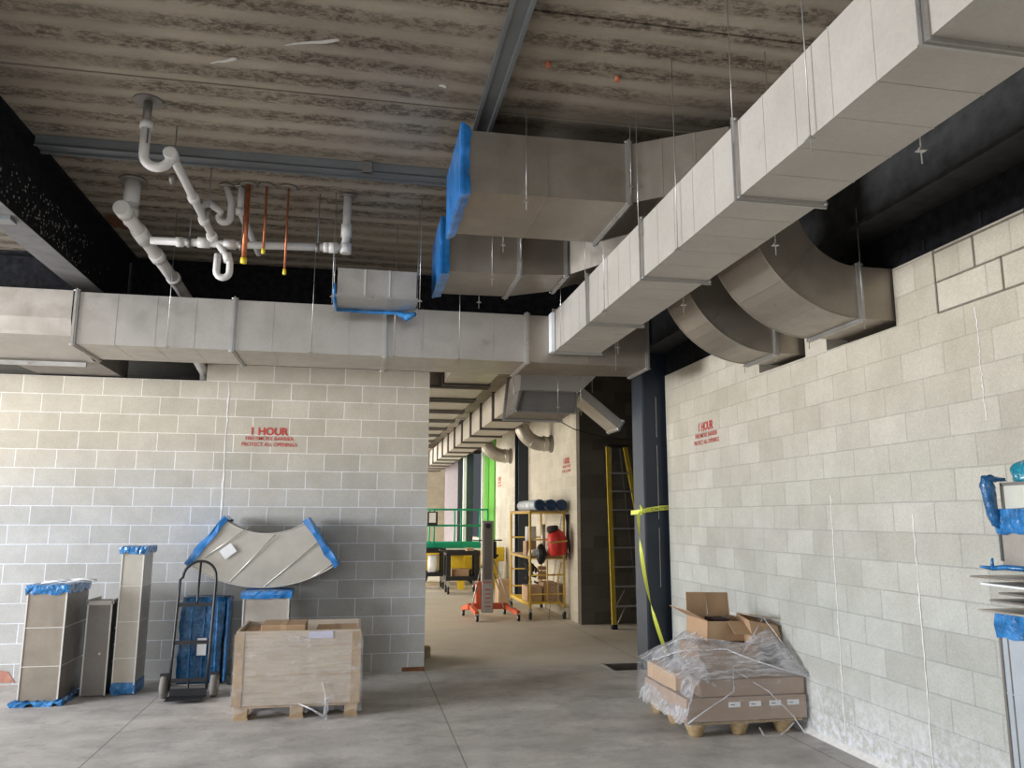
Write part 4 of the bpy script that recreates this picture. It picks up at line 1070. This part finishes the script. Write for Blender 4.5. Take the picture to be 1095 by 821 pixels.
bm=nb(); box(bm,sx0,sx1,sy0,sy1,1.815,1.84); obj('top_platform',bm,M['wood'],t)
bm=nb(); box(bm,sx0,sx1,sy0+.02,sy1,1.03,1.055); obj('middle_platform',bm,M['wood'],t)
bm=nb(); box(bm,sx0,sx1,sy0+.2,sy1,.235,.26); obj('lower_platform',bm,M['yellow'],t)
bm=nb(); tube(bm,[(3.25,sy0-.01,1.0),(3.25,sy0-.01,.3)],.012,8); tube(bm,[(3.50,sy0,.95),(3.43,sy0,.60)],.010,8); obj('brace',bm,M['yellow_l'],t)
for k,(x,lab) in enumerate(((3.10,'leftmost dark-ended plastic-wrapped roll on top of the scaffold'),(3.30,'middle dark-ended plastic-wrapped roll on top of the scaffold'),(3.495,'rightmost dark-ended plastic-wrapped roll on top of the scaffold'))):
    t=thing('wrapped_roll',lab,'roll',(x,14.2,1.84),group='wrapped rolls on the scaffold top')
    bm=nb(); tube(bm,[(x,13.48,1.935),(x,15.0,1.935)],.092,18); obj('roll_body',bm,plain('pale_wrap',(.55,.62,.70),.3,0,.2,8),t)
    bm=nb(); tube(bm,[(x,13.44,1.935),(x,13.45,1.935),(x,13.50,1.935)],[.075,.096,.097],18); obj('dark_end',bm,M['tube_blue'],t)
# red container
t=thing('red_container','red rounded plastic container with black lid on the scaffold front','container',(3.40,13.36,1.06))
bm=nb(); mt=Matrix.Translation(V((3.40,13.36,1.08)))@Matrix.Rotation(R(-6),4,'Y')
prof=[(0,.0),(.13,0),(.155,.04),(.165,.16),(.165,.30),(.14,.38),(.07,.42),(.065,.44)]
bm=nb(); n=20; rings=[[bm.verts.new(mt@V((r*math.cos(2*PI*k/n),r*.8*math.sin(2*PI*k/n),z))) for k in range(n)] for r,z in prof[1:]]
for a,b in zip(rings,rings[1:]):
    for k in range(n): bm.faces.new((a[k],a[(k+1)%n],b[(k+1)%n],b[k])).smooth=True
bm.faces.new(rings[0][::-1]); bm.faces.new(rings[-1]); obj('tank',bm,M['red'],t)
bm=nb(); tube(bm,[mt@V((-.04,0,.41)),mt@V((-.05,0,.43)),mt@V((-.05,0,.49)),mt@V((-.05,0,.51))],[.09,.105,.10,.07],18); obj('lid',bm,M['insul'],t)
bm=nb(); box(bm,-.17,.15,-.145,-.13,.22,.245,mt); obj('strap',bm,M['yellow_l'],t)
bm=nb(); ico=bmesh.ops.create_icosphere(bm,subdivisions=2,radius=1)
for v in bm.verts: v.co=V((3.13+v.co.x*.095,13.46+v.co.y*.08,1.10+v.co.z*.18*(1-.2*v.co.x)))*1
solo('black_bag',bm,M['black'],'small black bag beside the red container on the scaffold','bag')
def cyl(name,x,y,z0,z1,r,mat,lab,cat,r2=None):
    bm=nb(); tube(bm,[(x,y,z0),(x,y,z1)],[r,r2 or r],18); return solo(name,bm,M[mat],lab,cat)
cyl('bucket',3.08,14.1,1.30,1.56,.10,'white','white paper roll standing on a small carton on the scaffold','roll')
bm=nb(); box(bm,2.98,3.16,14.0,14.3,1.056,1.298); solo('carton',bm,M['card'],'brown carton under the white roll on the scaffold','box')
cyl('tube_container',3.23,13.75,1.056,1.60,.04,'alum','grey upright tube behind the red container','container')
bm=nb()
for k in range(3): box(bm,2.99+.01*k,3.20-.01*k,13.64,13.95,1.058+.035*k,1.09+.035*k)
solo('folded_sheets',bm,M['white'],'folded white sheets on the scaffold middle shelf','sheets')
cyl('bucket',3.42,13.85,1.056,1.30,.10,'alum','grey pail at the right of the scaffold middle shelf','bucket',.11)
bm=nb(); box(bm,2.98,3.24,13.9,14.4,.262,.52); solo('carton',bm,M['card_l'],'tan carton low on the scaffold','box')
bm=nb(); box(bm,3.27,3.52,13.9,14.4,.262,.58); solo('carton',bm,M['card'],'dark brown carton low on the scaffold at its right','box')
t=thing('tool_pile','jumble of dark tools and cords above the tan carton','tools',(3.1,14.05,.53))
for k in range(22):
    x=random.uniform(3.02,3.20); y=random.uniform(13.85,14.3); z=random.uniform(.57,.84)
    bm=nb(); tube(bm,[(x,y,z),(x+random.uniform(-.07,.03),y+.05,z+random.uniform(.0,.1))],random.uniform(.015,.03),7); obj('tool',bm,M['insul'],t)
bm=nb()
for k in range(3):
    for j in range(3): box(bm,3.27+k*.055,3.315+k*.055,14.35,14.40,.60+j*.085,.67+j*.085)
solo('wire_basket',bm,M['card_l'],'small pale gridded basket under the scaffold shelf','basket')
# hanging chain
t=thing('hanging_chain','long steel chain hanging from the front of the scaffold to the floor','chain',(3.3,13.44,0))
for k in range(60):
    s=k/59; x=3.50-.24*s; z=1.72-1.70*s
    bm=nb(); u=V((1,0,0)) if k%2 else V((.3,1,0)); 
    ring=[V((x,13.505,z))+u.normalized()*.011*math.cos(2*PI*i/8)+V((0,0,1))*.020*math.sin(2*PI*i/8) for i in range(9)]
    tube(bm,ring,.0045,5,cap=False); obj('link',bm,M['alum'] if k%2 else M['black'],t)
for k in range(5):
    bm=nb(); x=3.592+.005*k
    tube(bm,[(x-.03+.01*k,13.50-.01*k,1.78),(x+.01,13.46,1.5),(x+.02*(k%3),13.44,1.2-.05*k),(x-.03,13.45,1.0+.03*k),(x-.02,13.46,1.4),(x,13.5,1.78)],.007,6)
    if k==0: tc=thing('cable_loops','black cables looped over the right side of the scaffold','cable',(3.6,13.46,1.0))
    obj('cable_loop',bm,M['black'],tc)

# material lift
t=thing('material_lift','portable material lift with grey mast and orange wheeled base','lift',(2.25,13.8,0))
bm=nb(); box(bm,2.15,2.35,13.80,13.95,.10,1.66); obj('mast',bm,M['galv'],t,bevel=.008)
bm=nb(); box(bm,2.185,2.315,13.785,13.80,.66,1.62); obj('mast_channel',bm,M['galv_dark'],t)
bm=nb(); box(bm,2.17,2.33,13.775,13.79,.12,.62); pl=obj('warning_plate',bm,M['alum'],t)
bm=nb(); box(bm,2.18,2.32,13.770,13.775,.60,.615)
for k in range(5): box(bm,2.20,2.30,13.770,13.775,.20+.07*k,.215+.07*k)
obj('red_marking',bm,M['red'],pl)
bm=nb(); tube(bm,[(2.25,13.78,1.57),(2.25,13.80,1.57)],.045,14); obj('pulley',bm,M['black'],t)
bm=nb(); box(bm,1.92,2.62,13.88,13.98,.15,.25); obj('cross_member',bm,M['orange'],t,bevel=.006)
bm=nb(); box(bm,2.06,2.14,13.84,13.98,.25,.62); obj('rear_upright',bm,M['orange'],t)
for (xa,ya,xb,yb) in ((1.98,13.9,2.02,13.45),(2.58,13.9,2.72,13.42),(1.98,13.95,1.90,14.3),(2.58,13.95,2.66,14.4)):
    a=V((xa,ya,.20)); b=V((xb,yb,.13)); n_=(b-a).cross(V((0,0,1))).normalized()*.035
    bm=nb(); loft(bm,[[p-n_+V((0,0,-.035)),p+n_+V((0,0,-.035)),p+n_+V((0,0,.035)),p-n_+V((0,0,.035))] for p in (a,b)]); lg=obj('leg',bm,M['orange'],t)
    bm=nb(); tube(bm,[(xb-.02,yb,.055),(xb+.02,yb,.055)],.055,14); cs=obj('caster',bm,M['darkrub'],t)
    bm=nb(); tube(bm,[(xb-.024,yb,.055),(xb+.024,yb,.055)],.028,10); box(bm,xb-.03,xb+.03,yb-.02,yb+.02,.09,.13); obj('caster_hub',bm,M['alum'],cs)
for a,b in (((1.93,13.5,.22),(2.16,13.85,.95)),((2.62,13.5,.2),(2.36,13.85,.98)),((2.50,13.6,.2),(2.38,13.9,.75))):
    bm=nb(); tube(bm,[a,b],.012,8); obj('stay_rod',bm,M['alum'],t)
bm=nb(); tube(bm,[(2.0,13.9,1.32),(2.52,13.9,1.32)],.012,8); box(bm,2.36,2.42,13.9,14.0,1.0,1.30); obj('winch',bm,M['black'],t)
bm=nb(); tube(bm,[(1.95,13.6,.55),(2.02,13.62,.62),(2.06,13.65,.55),(2.0,13.65,.42)],.01,6); obj('winch_cable',bm,M['alum'],t)

# carts
def cart(lab,x0,x1,y,items):
    t=thing('utility_cart',lab,'cart',((x0+x1)/2,y,0),group='black utility carts in the corridor')
    y1=y+.6
    for z,hh in ((.86,.10),(.30,.10)):
        bm=nb(); box(bm,x0,x1,y,y1,z,z+.03); box(bm,x0,x1,y-.01,y+.01,z,z+hh); box(bm,x0,x1,y1-.01,y1+.01,z,z+hh); box(bm,x0-.01,x0+.01,y,y1,z,z+hh); box(bm,x1-.01,x1+.01,y,y1,z,z+hh); obj('shelf',bm,M['black'],t)
    for x in (x0+.05,x1-.05):
        for yy in (y+.05,y1-.05):
            bm=nb(); box(bm,x-.05,x+.05,yy-.03,yy+.03,.30,.95); obj('leg',bm,M['black'],t)
            bm=nb(); tube(bm,[(x-.02,yy,.085),(x+.02,yy,.085)],.085,14); c_=obj('caster',bm,M['darkrub'],t)
            bm=nb(); box(bm,x-.03,x+.03,yy-.02,yy+.02,.15,.30); obj('caster_fork',bm,M['alum'],c_)
    bm=nb(); tube(bm,[(x0-.12,y+.1,.97),(x0-.12,y1-.1,.97)],.015,8); tube(bm,[(x0,y+.1,.93),(x0-.12,y+.1,.97)],.015,8); tube(bm,[(x0,y1-.1,.93),(x0-.12,y1-.1,.97)],.015,8); obj('handle',bm,M['black'],t)
cart('nearer black utility cart beside the material lift',2.02,2.78,18.2,0)
cart('farther black utility cart at the left corridor edge',1.55,2.15,19.6,0)
bm=nb(); box(bm,2.50,2.66,18.3,18.6,.895,1.02); solo('carton',bm,M['card_l'],'small tan carton on top of the nearer black cart','box')
bm=nb(); box(bm,2.15,2.55,18.32,18.60,.332,.55); solo('carton',bm,M['card'],'brown carton on the lower shelf of the nearer black cart','box')
bm=nb(); box(bm,2.18,2.46,18.62,18.72,.332,.85); solo('yellow_case',bm,M['yellow'],'bright yellow case standing on the nearer black cart','case')
cyl('bucket',1.86,19.75,.335,.80,.13,'white','pale drum on the lower shelf of the farther black cart','bucket')
bm=nb(); box(bm,2.16,2.40,18.34,18.6,.892,.915); solo('parts_tray',bm,M['alum'],'flat metal tray on top of the nearer black cart','tray')

# scissor lift with green guard rails
t=thing('scissor_lift','lowered scissor lift with yellow body and green guard rails','lift',(2.4,21.5,0))
gx0,gx1,gy0,gy1=1.2,3.35,20.6,22.0
bm=nb(); box(bm,gx0+.1,gx1+.1,gy0+.1,gy1-.1,.35,.72); obj('chassis',bm,M['yellow'],t,bevel=.02)
bm=nb(); box(bm,gx0,gx1,gy0,gy1,.86,.92); obj('platform',bm,M['white'],t)
bm=nb(); box(bm,gx0,gx1,gy0-.02,gy0,.93,1.06); box(bm,gx0,gx1,gy1,gy1+.02,.93,1.06); obj('toe_board',bm,M['green'],t)
for x in (gx0,1.95,2.65,gx1):
    for y in (gy0,gy1):
        bm=nb(); tube(bm,[(x,y,.93),(x,y,1.92)],.022,8); obj('rail_post',bm,M['green'],t)
for y in (gy0,gy1):
    for z in (1.50,1.92):
        bm=nb(); tube(bm,[(gx0,y,z),(gx1,y,z)],.020,8); obj('guard_rail',bm,M['green'],t)
for x in (gx0,gx1):
    bm=nb(); tube(bm,[(x,gy0,1.92),(x,gy1,1.92)],.020,8); obj('guard_rail',bm,M['green'],t)
for x in (gx0+.4,gx1-.3):
    for y in (gy0+.1,gy1-.1):
        bm=nb(); tube(bm,[(x,y-.06,.22),(x,y+.06,.22)],.22,20); obj('wheel',bm,M['darkrub'],t)
for s in (1,-1):
    bm=nb(); a=(gx0+.3,gy0+.2,.74 if s>0 else .84); b=(gx1-.3,gy0+.2,.84 if s>0 else .74); tube(bm,[a,b],.03,8); obj('scissor_arm',bm,M['yellow'],t)
t=thing('boom_arm','long yellow steel arm behind the material lift and carts','machine arm',(3.0,19.4,.8))
bm=nb(); box(bm,2.35,3.35,19.45,19.62,.78,.93); obj('arm_tube',bm,M['yellow'],t,bevel=.01)
bm=nb(); box(bm,3.28,3.56,19.3,19.6,.66,1.0); hd=obj('end_box',bm,M['yellow'],t,bevel=.015)
bm=nb(); tube(bm,[(3.38,19.29,.80),(3.38,19.31,.80)],.03,12); obj('pin',bm,M['black'],hd)
bm=nb(); box(bm,2.45,2.6,19.42,19.65,0,.78); box(bm,3.3,3.42,19.42,19.6,0,.66); obj('support_leg',bm,M['yellow'],t)
# site poster board behind rails
t=thing('control_box','dark-framed control panel hung on the green guard rail','control panel',(1.85,20.5,1.55))
bm=nb(); box(bm,1.77,2.03,20.52,20.56,1.50,1.86); obj('frame',bm,M['black'],t)
bm=nb(); box(bm,1.81,1.98,20.51,20.52,1.58,1.83); obj('panel_face',bm,M['white'],t)
bm=nb(); box(bm,2.05,2.6,20.9,21.2,.93,.97); solo('red_bundle',nb() if False else bm,M['red'],'flat red bundle lying on the scissor lift deck','bundle')
# debris by the wall end
bm=nb(); box(bm,.86,.95,10.2,10.35,0,.12); solo('wood_offcut',bm,M['wood'],'wood offcut on the floor just past the back wall corner','offcut')
# box at corridor bottom right (cartons beside scaffold)
bm=nb(); box(bm,2.78,3.0,15.7,16.1,0,.5); solo('carton',bm,M['card_l'],'tan carton on the floor behind the scaffold','box')

# ================================================================== LIGHT, WORLD, CAMERA
def area(name,loc,rot,sx,sy,e,col,spread=180):
    l=bpy.data.lights.new(name,'AREA'); l.shape='RECTANGLE'; l.size=sx; l.size_y=sy; l.energy=e; l.color=col; l.spread=R(spread)
    o=bpy.data.objects.new(name,l); C.objects.link(o); o.location=loc; o.rotation_euler=rot; return o
def aim(o,tgt): o.rotation_euler=(V(tgt)-V(o.location)).to_track_quat('-Z','Y').to_euler()
a=area('opening_left',(-11.0,4.4,2.6),(0,0,0),4.5,2.4,1900,(.90,.94,1.0)); aim(a,(2,6.0,2.4))
a=area('opening_rear',(-3.0,-6.5,3.2),(0,0,0),9,2.6,310,(.86,.93,1.0)); aim(a,(0.5,8,.4))
a=area('ground_bounce',(-8.5,0.5,.12),(0,0,0),4,6,130,(1.0,.80,.56)); aim(a,(-2.5,5,4.6))
a=area('corridor_opening',(-3.5,14.5,2.0),(0,0,0),5,3.4,430,(1.0,.93,.80)); aim(a,(3.6,14.6,1.2))
a=area('corridor_far_opening',(-2.5,24,2.2),(0,0,0),8,3.6,900,(1.0,.95,.87)); aim(a,(3.6,26,1.4))
w=bpy.data.worlds.new('world'); bpy.context.scene.world=w; w.use_nodes=True
bg=w.node_tree.nodes['Background']; bg.inputs[0].default_value=(.75,.80,.90,1); bg.inputs[1].default_value=.12

cam=bpy.data.cameras.new('camera'); co=bpy.data.objects.new('camera',cam); C.objects.link(co)
cam.sensor_fit='HORIZONTAL'; cam.sensor_width=36; cam.lens=840/1095*36; cam.clip_start=.05; cam.clip_end=200
yaw,pitch,roll=R(10.95),R(9.63),R(.16)
f=V((math.sin(yaw)*math.cos(pitch),math.cos(yaw)*math.cos(pitch),math.sin(pitch)))
r=V((math.cos(yaw),-math.sin(yaw),0)); u=r.cross(f)
r2=r*math.cos(roll)+u*math.sin(roll); u2=u*math.cos(roll)-r*math.sin(roll)
mt=Matrix((r2,u2,-f)).transposed().to_4x4(); mt.translation=V((0,0,1.72)); co.matrix_world=mt
sc=bpy.context.scene; sc.camera=co
sc.view_settings.view_transform='Standard'; sc.view_settings.exposure=-.08
